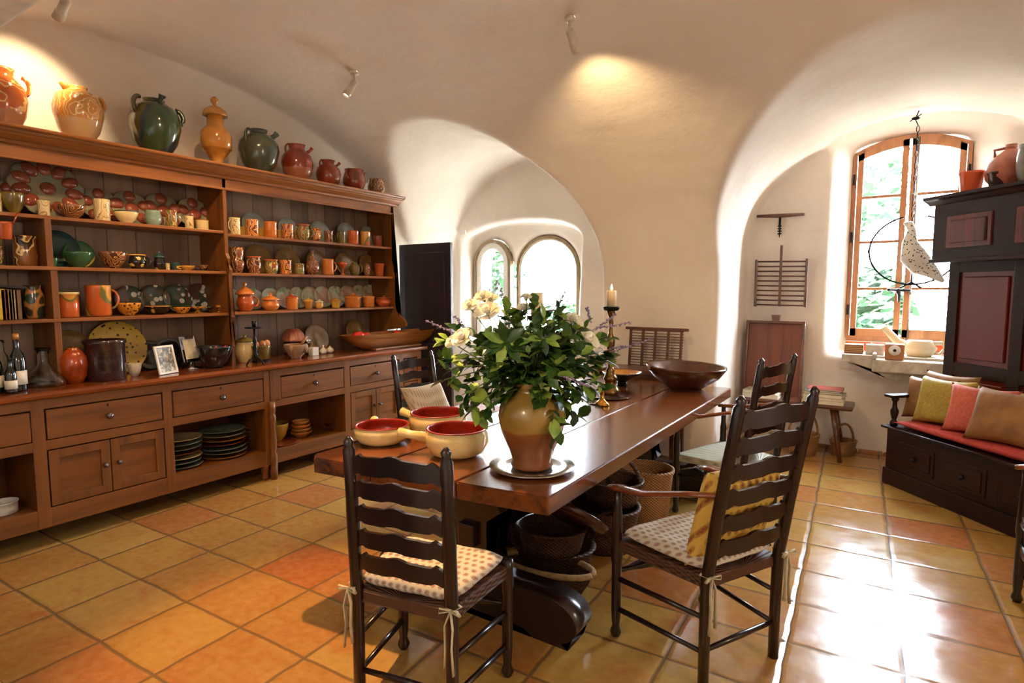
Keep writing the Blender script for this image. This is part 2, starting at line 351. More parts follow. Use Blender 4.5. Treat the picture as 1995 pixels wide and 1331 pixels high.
# ================================================================== THE ROOM
def shell():
    b = G()
    YC, A, ZS, HC = 2.2, 3.0, 1.48, 1.86
    XL, XR = -4.80, 3.2
    prof = [(YC-A, -.3)]+[(YC-A*math.cos(PI*k/40), ZS+HC*math.sin(PI*k/40)) for k in range(41)]+[(YC+A, -.3)]
    b.prism(prof, 'X', XL, XR)
    b2 = G(); b2.prism(arch(-1.29, 1.48, -.3, 1.92, 3.05, 32), 'Y', 2.8, 6.35)
    b3 = G(); b3.prism(arch(XL, -2.40, -.3, 1.75, 3.03, 32), 'Y', 2.8, 5.87)
    # window embrasure of the sink window, splayed, then the opening
    b4 = G(); f = arch(-.61, .80, .93, 2.93, 3.16, 20); k = arch(-.40, .51, .93, 2.84, 2.97, 20)
    n = len(f); vs = [(x, 6.28, z) for x, z in f]+[(x, 6.60, z) for x, z in k]
    v = b4._add(vs, [(i, (i+1) % n, n+(i+1) % n, n+i) for i in range(n)]); q = [b4.bm.faces.new(v[:n]), b4.bm.faces.new(v[n:])]; bmesh.ops.triangulate(b4.bm, faces=q)
    b5 = G(); b5.prism(arch(-.40, .51, 1.05, 2.84, 2.97, 20), 'Y', 6.5, 6.95)
    b6 = G(); b6.prism(arch(-4.66, -2.98, .92, 2.12, 2.36, 20), 'Y', 5.7, 6.14)
    b7 = G(); b7.prism(arch(-4.62, -4.06, .92, 1.86, 2.18, 20), 'Y', 6.0, 6.65)
    b8 = G(); b8.prism(arch(-3.99, -3.12, .92, 1.78, 2.20, 20), 'Y', 6.0, 6.65)
    me = bpy.data.meshes.new('shell_src'); bm = bmesh.new()
    for g in (b, b2, b3, b4, b5, b6, b7, b8):
        bmesh.ops.recalc_face_normals(g.bm, faces=g.bm.faces[:]); t = bpy.data.meshes.new('t'); g.bm.to_mesh(t); bm.from_mesh(t); g.bm.free(); bpy.data.meshes.remove(t)
    bm.to_mesh(me); bm.free()
    o = bpy.data.objects.new('shell_src', me); COL.objects.link(o)
    m = o.modifiers.new('r', 'REMESH'); m.mode = 'VOXEL'; m.voxel_size = .034; m.use_smooth_shade = True
    m = o.modifiers.new('s', 'SMOOTH'); m.factor = .5; m.iterations = 9
    ev = o.evaluated_get(bpy.context.evaluated_depsgraph_get()); r = bpy.data.meshes.new_from_object(ev)
    bpy.data.objects.remove(o)
    nv = len(r.vertices); co = np.empty(nv*3, np.float32); r.vertices.foreach_get('co', co); co = co.reshape(-1, 3)
    no = np.empty(nv*3, np.float32); r.vertices.foreach_get('normal', no); no = no.reshape(-1, 3)
    for i in range(nv):   # hand-trowelled unevenness
        p = Vector(co[i]); d = noise.noise(p*.9)*.035+noise.noise(p*2.6)*.012
        if p.y < 6.0 and not (p.z < 2.4 and p.x < -4.7): co[i] += no[i]*d
    r.vertices.foreach_set('co', co.ravel()); r.update()
    r.vertices.foreach_get('normal', (nn := np.empty(nv*3, np.float32))); no = nn.reshape(-1, 3)
    polys = [tuple(p.vertices) for p in r.polygons]; cen = np.array([co[list(p)].mean(0) for p in polys]); fn = np.array([no[list(p)].mean(0) for p in polys])
    x, y, z = cen.T
    drop = (z < -.12)|((y > 6.8))|((y > 6.5)&(x < -2.5))|(x > 3.42)
    absn = np.abs(fn)
    ceil = (absn[:, 2] > .5)&(z > 1.9)
    left = (x < -4.6)&~ceil; right = (x > 2.9)&~ceil; front = (y < .5)&~ceil&~left&~right
    cls = np.where(ceil, 0, np.where(left, 1, np.where(right, 2, np.where(front, 3, 4))))
    for ci, nm in enumerate(('ceiling', 'wall_left', 'wall_right', 'wall_front', 'wall_back')):
        idx = [i for i in range(len(polys)) if cls[i] == ci and not drop[i]]
        used = sorted({v for i in idx for v in polys[i]}); mp = {v: k for k, v in enumerate(used)}
        me = bpy.data.meshes.new(nm); me.from_pydata([tuple(map(float, co[v])) for v in used], [], [[mp[v] for v in polys[i]] for i in idx])
        for p in me.polygons: p.use_smooth = True
        me.normals_split_custom_set_from_vertices([tuple(map(float, no[v])) for v in used])
        me.materials.append(MT['plaster']); ob = bpy.data.objects.new(nm, me); COL.objects.link(ob); ob['kind'] = 'structure'
shell()
struct(G().box(-5.0, -1.0, -.1, 3.4, 6.55, 0).obj('floor', 'tiles'))
# low tile skirting along the wall under the sink window
g = G()
for k in range(8): g.box(-1.22+k*.2, 6.315, 0, -1.03+k*.2, 6.35, .035, .004)
struct(g.obj('baseboard_back', 'tiles'))
# door leaf standing open at the dresser's end
d = struct(G().box(-4.74, 4.86, .02, -3.99, 4.90, 2.05, .004).obj('door_1', 'doorleaf'))
g = G().box(-4.66, 4.848, 1.05, -4.07, 4.862, 1.95, .004).box(-4.66, 4.848, .12, -4.07, 4.862, .95, .004); g.obj('door_panel', 'doorleaf', d)
# small room switch on the wall
p = aty(903, 452, 5.85)
tag(G().box(p.x-.028, 5.842, p.z-.03, p.x+.028, 5.875, p.z+.03, .004).obj('wall_sensor', 'white'), 'small white box sensor fixed high on the wall left of the arched windows', 'sensor')

# ---- window 1: two casements, four lights each
YW = 6.64
w1 = bpy.data.objects.new('window_1', None); COL.objects.link(w1); w1.location = (0, 0, 0); struct(w1)
def arcz(x): return 2.965-.125*((x-.055)/.455)**2
def barx(x0, x1, z0, z1, y0=YW-.03, y1=YW+.03, g=None): g.box(x0, y0, z0, x1, y1, z1, .004)
g = G(); out = [(-.40, 1.04), (.51, 1.04)]+[(x, arcz(x)+.01) for x in np.linspace(.51, -.40, 14)]
inn = [(-.365, 1.10), (.475, 1.10)]+[(x, arcz(x)-.03) for x in np.linspace(.475, -.365, 14)]
n = len(out)
for y0, y1 in ((YW-.02, YW+.05),):
    vs = [(x, y0, z) for x, z in out]+[(x, y0, z) for x, z in inn]+[(x, y1, z) for x, z in out]+[(x, y1, z) for x, z in inn]
    fs = []
    for i in range(n):
        j = (i+1) % n; fs += [(i, j, n+j, n+i), (2*n+i, 2*n+j, 3*n+j, 3*n+i), (i, j, 2*n+j, 2*n+i), (n+i, n+j, 3*n+j, 3*n+i)]
    g._add(vs, fs)
g.obj('window_frame', 'winwood', w1)
zb = [1.11, 1.555, 2.00, 2.425]
for s, (xa, xb) in enumerate(((-.36, .045), (.065, .47))):
    g = G(); st = .05
    for (u, v) in ((xa, xa+st), (xb-st, xb)):
        g.prism([(u, 1.09), (v, 1.09), (v, arcz(v)-.035), (u, arcz(u)-.035)], 'Y', YW-.045, YW-.005)
    g.box(xa, YW-.045, 1.09, xb, YW-.005, 1.17, .004)
    for z in zb[1:]: g.box(xa+st, YW-.04, z-.013, xb-st, YW-.01, z+.013, .003)
    m = 8; top = [(xa+(xb-xa)*k/m, arcz(xa+(xb-xa)*k/m)-.035) for k in range(m+1)]
    g.prism(top+[(x, z-.06) for x, z in top[::-1]], 'Y', YW-.045, YW-.005)
    c = g.obj('casement', 'winwood', w1)
    G().box(xa+st-.005, YW-.027, 1.16, xb-st+.005, YW-.023, 2.84).obj('pane', 'glass', c)
# espagnolette: rod with handle
g = G().tube([(.115, YW-.075, 1.06), (.115, YW-.075, 2.93)], .009).box(.105, YW-.085, 1.5, .125, YW-.045, 1.52).box(.105, YW-.085, 2.3, .125, YW-.045, 2.32)
g.obj('bolt_rod', 'pewter', w1)
g = G().sph((.02, YW-.10, 1.53), (.02, .02, .03)).tube([(.115, YW-.09, 1.54), (.02, YW-.10, 1.54), (-.05, YW-.10, 1.545)], [.012, .014, .008]).sph((-.055, YW-.10, 1.545), .015).tube([(.03, YW-.10, 1.51), (.03, YW-.10, 1.43)], [.016, .008])
g.obj('handle', 'ironblack', w1)
g = G()
for x, z in ((-.385, 1.35), (-.385, 2.05), (-.385, 2.6), (.495, 1.35), (.495, 2.05), (.495, 2.6)): g.tube([(x, YW-.05, z-.05), (x, YW-.05, z+.05)], .009)
g.obj('hinge', 'ironblack', w1)
# ---- windows 2 and 3: round-headed lights in the deep recess
def arched(nm, x0, x1, z0, zs, zc, y, brown=.03, white=.07, grow=True):
    o = bpy.data.objects.new(nm, None); COL.objects.link(o); struct(o)
    def ring(o_, i_, y0, y1, mat, name, par):
        g = G(); n = len(o_); vs = [(x, y0, z) for x, z in o_]+[(x, y0, z) for x, z in i_]+[(x, y1, z) for x, z in o_]+[(x, y1, z) for x, z in i_]; fs = []
        for i in range(n):
            j = (i+1) % n; fs += [(i, j, n+j, n+i), (2*n+i, 2*n+j, 3*n+j, 3*n+i), (i, j, 2*n+j, 2*n+i), (n+i, n+j, 3*n+j, 3*n+i)]
        g._add(vs, fs); return g.obj(name, mat, par)
    def A(d): return arch(x0+d, x1-d, z0+d, zs, zc-d, 24)
    ring(A(-.01), A(brown), y-.03, y+.05, 'winbrown', 'window_frame', o)
    c = ring(A(brown), A(brown+white), y-.015, y+.035, 'white', 'casement', o)
    g = G(); g.prism(A(brown+white-.01), 'Y', y+.01, y+.014); g.obj('pane', 'glass', c); return o
MT['winbrown'] = plain('brown_window_edge', '#7d6a4c', .5)
arched('window_2', -4.62, -4.06, .93, 1.86, 2.17, 6.14, .03, .075)
arched('window_3', -3.99, -3.12, .93, 1.77, 2.19, 6.20, .028, .02)
# ================================================================== OUTDOORS
MT['foliage'] = plain('dark_green_foliage', (.007, .020, .007), .8, (.003, .010, .0045), 3, spec=.05)  # dark green leaf colour, mottled at random
MT['foliage2'] = plain('pale_foliage', (.010, .022, .009), .8, (.006, .015, .007), 3, spec=.05)
MT['bark'] = plain('tree_bark', '#6d5a48', .9); MT['gravel'] = plain('pale_gravel', '#e2ddd0', .95, '#cfc8b8', 30)
tag(struct(G().box(-30, 6.95, -.6, 20, 45, -.5).obj('ground', 'gravel')))
def tree(name, x, y, r, zc, mat, label, n=1500, cat='tree', sz=.16):
    t = empty(name, (x, y, -.5), label, cat); rnd = random.Random(int(x*31+y*17)); g = G()
    blobs = [(rnd.uniform(-.6, .6)*r, rnd.uniform(-.6, .6)*r, zc+rnd.uniform(-.7, .7)*r, r*rnd.uniform(.35, .6)) for _ in range(9)]
    for i in range(n):
        bx, by, bz, br = rnd.choice(blobs); d = Vector((rnd.gauss(0, 1), rnd.gauss(0, 1), rnd.gauss(0, 1))).normalized()*br*rnd.uniform(.7, 1.1)
        p = Vector((bx, by, bz+.5))+d; u = Vector((rnd.gauss(0, 1), rnd.gauss(0, 1), rnd.gauss(0, .5))).normalized(); v = u.orthogonal().normalized(); s = sz*rnd.uniform(.6, 1.3)
        g._add([p-u*s, p+v*s*.45, p+u*s, p-v*s*.45], [(0, 1, 2, 3)])
    g.obj('crown', mat, t); g = G().tube([(0, 0, 0), (.1, .05, zc*.5), (0, 0, zc+.3)], [.22, .15, .06])
    g.tube([(0, 0, zc*.6), (r*.4, .1, zc)], [.08, .03]).tube([(0, 0, zc*.55), (-r*.4, .2, zc)], [.08, .03]); g.obj('trunk', 'bark', t)
tree('leafy_tree', -1.6, 15.5, 2.0, 3.4, 'foliage2', 'pale leafy tree seen through the upper left panes of the sink window', 900)
tree('leafy_tree', 2.9, 11.5, 1.7, 1.6, 'foliage', 'green tree low behind the right casement of the sink window', 1500)
tree('leafy_shrub', -.6, 10.2, 1.2, .9, 'foliage', 'green shrub low behind the left casement of the sink window', 1300, 'shrub')
tree('leafy_tree', -8.6, 11.0, 1.5, 2.5, 'foliage', 'green tree seen through the narrow arched window', 1500)
tree('leafy_shrub', -7.0, 13.5, 1.2, .3, 'foliage2', 'pale shrub low behind the wide arched window', 500, 'shrub')

# ================================================================== SINK, HANGING BIRD
g = G(); g.box(-.40, 6.60, .93, .51, 6.635, 1.045)
MT['joint'] = plain('white_joint', '#e8e0d4', .7)
sp = struct(g.obj('trim_1', 'joint'))
g = G()
for k in range(4): g.box(-.385+k*.225, 6.59, .945, -.175+k*.225, 6.603, 1.035, .002)
g.obj('splash_tile', 'redtile', sp)
s = empty('stone_sink', (0, 0, 0), 'old carved pale stone sink slab projecting from the wall under the tall window', 'sink')
g = G().prism([(-.38, .90), (-.38, .96), (1.0, .96), (1.0, .90)], 'Y', 6.05, 6.34); g.obj('slab', 'stone', s)
G().box(-.14, 5.92, .83, 1.0, 6.06, .94, .012).box(-.14, 5.92, .94, -.11, 6.3, .99, .008).obj('basin_front', 'stone', s)
G().prism([(-.34, .90), (-.14, .84), (-.02, .76), (.9, .76), (.9, .90)], 'Y', 6.05, 6.36).obj('corbel', 'stone', s)
MT['creamw'] = ceramic('pale_cream_glaze', '#ecdcba', '#e0cba0')
# basket, wooden box, dial scale, watering jug
t = tag(G().box(-.37, 6.16, .96, -.22, 6.30, 1.045, .01).obj('wicker_box', 'wicker'), 'tiny wicker box at the left end of the stone sink', 'box')
tag(G().box(-.20, 6.14, .96, -.06, 6.26, 1.05, .004).obj('wooden_box', 'stone'), 'plain pale wooden box beside the tiny wicker box on the sink', 'box')
t = empty('kitchen_scale', (.0, 5.99, .94), 'small beige timer with a round white dial on the stone sink', 'timer'); 
G().box(-.05, -.03, 0, .09, .05, .14, .01).obj('body', 'winwood', t)
G().lathe([(0, 0), (.045, 0), (.045, .01), (0, .01)], seg=24).xform(Matrix.Translation((.02, -.032, .085)) @ Matrix.Rotation(R(90), 4, 'X')).obj('dial', 'white', t)
G().lathe([(0, 0), (.012, 0), (.012, .008), (0, .008)], seg=16).xform(Matrix.Translation((.02, -.042, .085)) @ Matrix.Rotation(R(90), 4, 'X')).obj('knob', 'ironblack', t)
w = empty('watering_jug', (.20, 6.22, .96), 'cream glazed jug with a long raised spout on the stone sink', 'jug', 0)
G().lathe([(0, 0), (.07, 0), (.075, .01), (.10, .05), (.105, .08), (.08, .12), (.075, .14), (.068, .14), (.07, .12), (.095, .08), (0, .01)], sx=1.25).obj('body', 'creamw', w)
G().tube([(-.06, 0, .06), (-.16, 0, .12), (-.23, 0, .20), (-.27, 0, .25)], [.05, .035, .03, .035], 12).obj('spout', 'creamw', w)
G().tube([(.09, 0, .12), (.16, 0, .13), (.185, 0, .08), (.15, 0, .03), (.10, 0, .03)], .012, 8).obj('handle', 'creamw', w)
# hanging bird in a ring, on a chain
hb = empty('hanging_bird', (.09, 6.02, 1.83), 'carved speckled bird hanging on a chain in an iron ring before the tall window', 'ornament')
MT['bird'] = ceramic('painted_bird', '#d8d4c8', '#3c2f28', None, 'spots', 14, .5, .35)
g = G(); g.tube([(-.06, 0, .28), (-.02, 0, .27), (.0, 0, .22), (-.01, 0, .12), (.02, 0, .0), (.08, 0, -.08), (.16, 0, -.14), (.24, 0, -.22)], [.006, .032, .030, .055, .098, .092, .052, .014], 14); g.obj('body', 'bird', hb)
g = G(); pts = []
for k in range(37):
    a = R(105+k*330/36); pts.append((.02+.32*math.cos(a), 0, .05+.29*math.sin(a)))
g.tube(pts, .008, 6)
for sx in (-1, 1):
    g.tube([(.02+sx*(.30-.03*math.cos(a)), 0, .05+.03*math.sin(a)) for a in np.linspace(0, 4.5, 10)], .004, 6)
    g.tube([(.02+sx*(.17+.025*math.cos(a)), 0, -.19+.025*math.sin(a)) for a in np.linspace(0, 4.5, 10)], .004, 6)
g.tube([(.02, 0, -.24), (.02, 0, -.10)], .006).tube([(-.06, 0, -.27), (.02, 0, -.22), (.09, 0, -.27)], .008)
g.obj('ring', 'ironblack', hb)
g = G(); z = .30
while z < 1.08:
    g.tube([(.01*math.cos(a)*(1 if int(z*20) % 2 else .3), .01*math.cos(a)*(.3 if int(z*20) % 2 else 1), z+.028*math.sin(a)) for a in np.linspace(0, 2*PI, 10)], .0035, 5, False); z += .05
g.obj('chain', 'ironblack', hb)
g = G().sph((-.02, 0, 1.14), (.03, .01, .015)).tube([(-.02, 0, 1.14), (.0, 0, 1.2)], .005).tube([(-.06, 0, 1.12), (.02, 0, 1.17)], .004).tube([(0, 0, 1.08), (-.02, 0, 1.13)], .004); g.obj('finial', 'ironblack', hb)

# ================================================================== THINGS ON THE BACK WALL
t = empty('auger', (-.985, 6.30, 2.27), 'old wooden T-handled auger hung high on the white wall', 'tool')
G().tube([(-.215, 0, .01), (0, 0, 0), (.215, 0, .0)], [.014, .02, .014]).obj('handle', 'midwood', t)
g = G().tube([(0, 0, 0), (0, 0, -.10)], .012); 
for k in range(4): g.sph((0, 0, -.10-k*.025), (.02, .014, .009))
g.tube([(0, 0, -.1), (0, 0, -.21)], [.009, .004]).obj('bit', 'ironblack', t)
t = empty('wooden_rack', (-.955, 6.28, 1.61), 'square wooden drying rack of ten bars hung on the white wall', 'rack')
for s in (-1, 1): G().box(s*.228-.012, -.012, -.235, s*.228+.012, .012, .235, .004).obj('side_bar', 'midwood', t)
G().box(-.012, -.024, -.23, .012, -.008, .37, .004).obj('centre_bar', 'midwood', t)
for k in range(10): G().tube([(-.22, 0, -.215+k*.0478), (.22, 0, -.222+k*.0478)], .008, 6).obj('cross_bar', 'midwood', t)
t = empty('tray_board', (-.98, 6.16, .50), 'tall red-brown wooden tray standing upright against the wall behind the stool', 'tray')
t.rotation_euler = (R(-8), 0, 0)
G().box(-.26, 0, .0, .26, .018, .72, .006).obj('board', 'traywood', t)
g = G().box(-.27, -.03, .0, -.245, .02, .74, .004).box(.245, -.03, .0, .27, .02, .74, .004).box(-.27, -.03, .715, .27, .02, .74, .004); g.obj('rim', 'midwood', t)
G().prism([(-.03, .74), (.03, .74), (.04, .80), (-.04, .80)], 'Y', -.02, .015).obj('handle', 'midwood', t)

# bench stool with magazines, baskets beneath
b = empty('bench_stool', (-.92, 6.02, 0), 'long rustic bench stool with splayed legs along the white wall', 'stool')
G().box(-.30, -.17, .47, .66, .17, .51, .018).obj('seat', 'midwood', b)
for sx, sy in ((-.2, -.1), (-.2, .1), (.5, -.1), (.5, .1)):
    G().tube([(sx, sy, .47), (sx*1.16, sy*1.7, 0)], [.026, .02], 8).obj('leg', 'midwood', b)
rnd = random.Random(3)
mags = [('#b9463c', '#d6cfc0'), ('#3f5870', '#c8c8c8'), ('#e6ddc8', '#eee'), ('#5a7a58', '#ddd'), ('#9a3b30', '#eee'), ('#cfc7b4', '#eee'), ('#30353f', '#ddd')]
def books(x0, y0, z0, items, grp, where, flat=True):
    z = z0
    for i, (w_, d_, h_, c) in enumerate(items):
        m = plain('cover_'+c[1:], c, .4)
        o = empty('magazine' if h_ < .025 else 'book', (x0+rnd.uniform(-.01, .01), y0, z), LBL.pop(0), 'magazine' if h_ < .025 else 'book', rnd.uniform(-.12, .12), grp)
        G().box(-w_/2, -d_/2, 0, w_/2, d_/2, .002).box(-w_/2, -d_/2, h_-.002, w_/2, d_/2, h_-.0003).box(-w_/2, -d_/2, .002, -w_/2+.002, d_/2, h_-.002).obj('cover', m, o)
        G().box(-w_/2+.003, -d_/2+.004, .0021, w_/2-.004, d_/2-.004, h_-.0021).obj('pages', 'paper', o)
        z += h_+.0005
LBL = ['thick cream book at the bottom of the stack at the bench stool\'s right end', 'white book second from the bottom in the right-hand bench stack', 'tan book in the middle of the right-hand bench stack',
       'green-edged magazine just under the top of the right-hand bench stack', 'dark magazine second from the top of the right-hand bench stack', 'red and dark magazine topmost of the right-hand bench stack',
       'cream book at the bottom of the stack left of the far armchair', 'pale book on the cream book left of the far armchair', 'small grey book topmost of the stack left of the far armchair']
books(-.50, 6.0, .51, [(.34, .26, .034, '#cdbf9f'), (.33, .25, .026, '#e4ddd0'), (.32, .24, .03, '#c9a97c'), (.31, .23, .018, '#7f9a80'), (.3, .23, .014, '#4a4f58'), (.28, .22, .012, '#a83c34')], 'books and magazines on the bench stool', '')
books(-1.04, 6.0, .51, [(.32, .24, .04, '#d8cdb0'), (.3, .22, .03, '#cbbfa8'), (.18, .14, .02, '#8d8f92')], 'books and magazines on the bench stool', '')
def basket(name, x, y, z, rx, ry, h, label, mat='wicker', handle=True, rz=0, group=None, lid=False):
    t = empty(name, (x, y, z), label, 'basket', rz, group)
    g = G(); pr = [(.80, 0), (.86, h*.3), (.97, h*.9), (1.02, h*.95), (1.02, h), (.93, h), (.90, h*.9), (.78, .02)]
    g.lathe([(r*1.0, zz) for r, zz in pr], seg=40, sx=rx, sy=ry); g.obj('basket_body', mat, t)
    if handle:
        G().tube([(rx*.95*math.cos(a), 0, h*.8+(h*1.3)*math.sin(a)) for a in np.linspace(0, PI, 14)], .011, 8).obj('handle', mat, t)
    return t
basket('wicker_basket', -.66, 5.98, 0, .15, .12, .2, 'round wicker basket with hooped handle under the bench stool', rz=.6)
basket('wicker_basket', -.34, 6.17, 0, .13, .10, .14, 'small low wicker basket beside the splayed leg of the bench stool', rz=.9)
basket('wicker_basket', -1.10, 5.40, 0, .17, .13, .18, 'wicker basket with tall handle seen under the table beyond the far armchair', rz=.4)
# slatted crate on a low chest against the pier
c = empty('low_chest', (-1.9, 5.0, 0), 'low red-brown slatted chest standing against the pier beyond the table', 'chest')
G().box(-.38, -.15, .80, .38, .15, .84, .01).obj('top', 'midwood', c)
g = G().box(-.36, -.13, .5, .36, .13, .58).box(-.36, -.13, .74, .36, .13, .80)
for k in range(15): g.box(-.35+k*.048, -.12, .58, -.35+k*.048+.018, -.10, .74)
g.obj('slatted_front', 'midwood', c)
for sx in (-1, 1):
    for sy in (-1, 1): G().box(sx*.35-.02, sy*.13-.02, 0, sx*.35+.02, sy*.13+.02, .80, .004).obj('leg', 'midwood', c)
t = empty('slatted_crate', (-1.79, 5.06, .845), 'dark lattice of thin wooden slats propped against the pier', 'crate'); t.rotation_euler = (R(-6), 0, 0)
G().box(-.29, -.02, .335, .29, .02, .36, .004).obj('top_bar', 'midwood', t)
for k in range(5): G().box(-.25+k*.118, -.012, 0, -.232+k*.118, .012, .34).obj('upright', 'midwood', t)
g = G()
for k in range(14): g.tube([(-.25, 0, .01+k*.0245), (.25, 0, .012+k*.0245)], .004, 5)
g.obj('slat', 'midwood', t)
# ================================================================== DRESSER
XF = -4.19
def knob(par, x, y, z, r=.022):
    g = G(); g.lathe([(0, 0), (r*.55, 0), (r*.5, .008), (r*.8, .014), (r, .024), (r*.8, .034), (0, .038)], seg=16); g.xform(Matrix.Translation((x, y, z)) @ Matrix.Rotation(R(90), 4, 'Y')); return g.obj('knob', 'knob', par)
def drawer(par, y0, y1, z0, z1):
    d = G().box(XF-.40, y0+.004, z0+.004, XF+.001, y1-.004, z1-.004, .003).obj('drawer', 'dresser', par)
    G().box(XF-.001, (y0+y1)/2-.006, z1-.035, XF+.003, (y0+y1)/2+.006, z1-.015, .002).obj('keyhole', 'knob', d)
    knob(d, XF, (y0+y1)/2, (z0+z1)/2); return d
def door(par, y0, y1, z0, z1, ky):
    g = G(); w = .055
    g.box(XF-.02, y0+.003, z0+.003, XF+.001, y0+w, z1-.003, .002).box(XF-.02, y1-w, z0+.003, XF+.001, y1-.003, z1-.003, .002).box(XF-.02, y0+w, z0+.003, XF+.001, y1-w, z0+w, .002).box(XF-.02, y0+w, z1-w, XF+.001, y1-w, z1-.003, .002)
    d = g.obj('door', 'dresser_v', par); G().box(XF-.018, y0+w-.002, z0+w-.002, XF-.012, y1-w+.002, z1-w+.002).obj('door_panel', 'dresser', d)
    knob(d, XF, ky, (z0+z1)/2+.015, .016); return d
def base_unit(label, ys, ye, posts, rails_open):
    o = empty('dresser_base', (0, 0, 0), label, 'dresser')
    g = G(); xb = -4.76
    g.box(XF-.03, ys, .84, XF, ye, .905, .002).box(XF-.03, ys, .12, XF, ye, .235, .002).box(XF-.03, ys, .59, XF, ye, .648, .002)
    g.box(xb, ys, .20, XF-.02, ye, .225).box(xb, ys, .12, xb+.02, ye, .90).box(xb, ys, .61, XF-.03, ye, .625)
    g.obj('carcass', 'dresser', o)
    for a, b_ in posts: G().box(XF-.032, a, .12, XF+.001, b_, .905, .002).box(xb, a+.01, .2, XF-.03, b_-.01, .90).obj('stile', 'dresser_v', o)
    for yy in (ys+.03, ye-.05): 
        for xx in (XF-.03, xb+.04): G().lathe([(.02, 0), (.028, .02), (.022, .05), (.032, .1), (.034, .125)], (xx, yy, 0), 14).obj('foot', 'dresser_v', o)
    return o
o = base_unit('long low oak dresser base with paired panelled doors below its wide drawer', .2, 2.795, [(.2, .26), (1.24, 1.305), (1.975, 2.035), (2.745, 2.795)], 0)
drawer(o, .26, 1.24, .65, .835); drawer(o, 1.31, 1.97, .65, .835); drawer(o, 2.04, 2.74, .65, .835)
door(o, 1.31, 1.64, .24, .585, 1.60); door(o, 1.64, 1.97, .24, .585, 1.68)
o = base_unit('oak dresser base nearer the dark door with a small pair of panelled doors', 2.80, 4.60, [(2.80, 2.845), (3.56, 3.625), (4.27, 4.33), (4.54, 4.60)], 0)
drawer(o, 2.90, 3.555, .65, .83); drawer(o, 3.63, 4.265, .65, .83); drawer(o, 4.335, 4.535, .65, .83)
G().box(XF-.03, 2.84, .64, XF, 2.90, .84).obj('drawer_stile', 'dresser_v', o)
door(o, 3.63, 3.948, .24, .585, 3.91); door(o, 3.948, 4.265, .24, .585, 3.985); door(o, 4.335, 4.535, .24, .585, 4.36)
G().lathe([(.026, 0), (.03, .08), (.022, .1), (.022, .13), (.03, .14), (.03, .2), (.02, .22), (.03, .3), (.018, .46), (.03, .5), (.03, .52), (.018, .54), (.026, .57), (.026, .64)], (XF+.012, 2.80, 0), 16).obj('turned_post', 'dresser_v', o)
# worktop, one continuous board
g = G(); g.prism([(-4.77, .90), (-4.17, .90), (-4.155, .91), (-4.152, .925), (-4.158, .94), (-4.17, .945), (-4.77, .945)], 'Y', .2, 4.665)
tag(g.obj('worktop', 'counter'), 'long polished red-brown worktop lying over both dresser bases', 'worktop')

def rack(label, ys, ye, sz, dividers, lastside):
    o = empty('plate_rack', (0, 0, 0), label, 'shelves')
    G().box(-4.775, ys, .945, -4.755, ye, 2.42).obj('back_panel', 'back', o)
    for z in sz:
        d = .02 if z < 1.6 else (.01 if z < 1.8 else 0)
        G().box(-4.755, ys, z-.022, -4.40+d, ye, z, .003).obj('shelf', 'rack', o)
    g = G().box(-4.42, ys, 2.32, -4.395, ye, 2.42, .002).box(-4.41, ys, 2.318, -4.388, ye, 2.335, .003); g.obj('frieze', 'rack', o)
    for a, b_, z0, z1 in dividers: G().box(-4.755, a, z0, -4.395, b_, z1, .002).obj('divider', 'dresser_v', o)
    for y0 in ([ys] if not lastside else [ye-.025]):
        sh = [(-4.755, .945)]+([(-4.52, .945), (-4.51, 1.12), (-4.32, 1.14), (-4.22, 1.17), (-4.215, 1.20), (-4.26, 1.25)] if lastside else [(-4.36, .945), (-4.36, 1.02), (-4.35, 1.10), (-4.37, 1.18)])+[ (-4.30 if lastside else -4.38, 1.27), (-4.345, 1.33), (-4.34, 1.36), (-4.36, 1.375), (-4.36, 1.66), (-4.345, 1.70), (-4.375, 1.74), (-4.37, 1.79), (-4.395, 1.83), (-4.395, 2.42), (-4.755, 2.42)]
        g = G(); g.prism(sh, 'Y', y0, y0+.028); g.obj('side_panel', 'dresser_v', o)
    return o
rack('open oak plate rack on the left dresser base, three long shelves of patterned pots', .2, 2.62, (2.004, 1.69, 1.365), [(1.44, 1.475, 1.69, 1.984), (1.455, 1.49, 1.365, 1.668), (1.455, 1.49, .945, 1.343)], False)
rack('open oak plate rack nearer the dark door, three shelves of orange mugs and plates', 2.62, 4.425, (1.985, 1.68, 1.368), [], True)
G().prism([(-4.755, .945), (-4.36, .945), (-4.36, 1.02), (-4.35, 1.10), (-4.37, 1.18), (-4.38, 1.27), (-4.345, 1.33), (-4.36, 1.375), (-4.36, 1.66), (-4.345, 1.70), (-4.375, 1.74), (-4.37, 1.79), (-4.395, 1.83), (-4.395, 2.42), (-4.755, 2.42)], 'Y', 2.592, 2.62).obj('side_panel', 'dresser_v', bpy.data.objects['plate_rack'])
# moulded cornice
g = G(); prf = [(-4.775, 2.40), (-4.395, 2.40), (-4.37, 2.405), (-4.365, 2.42), (-4.345, 2.425), (-4.31, 2.445), (-4.30, 2.455), (-4.285, 2.457), (-4.28, 2.472), (-4.255, 2.475), (-4.25, 2.482), (-4.25, 2.492), (-4.775, 2.492)]
g.prism(prf, 'Y', .2, 4.47); tag(g.obj('cornice', 'rack'), 'long moulded oak cornice running over both plate racks', 'cornice')

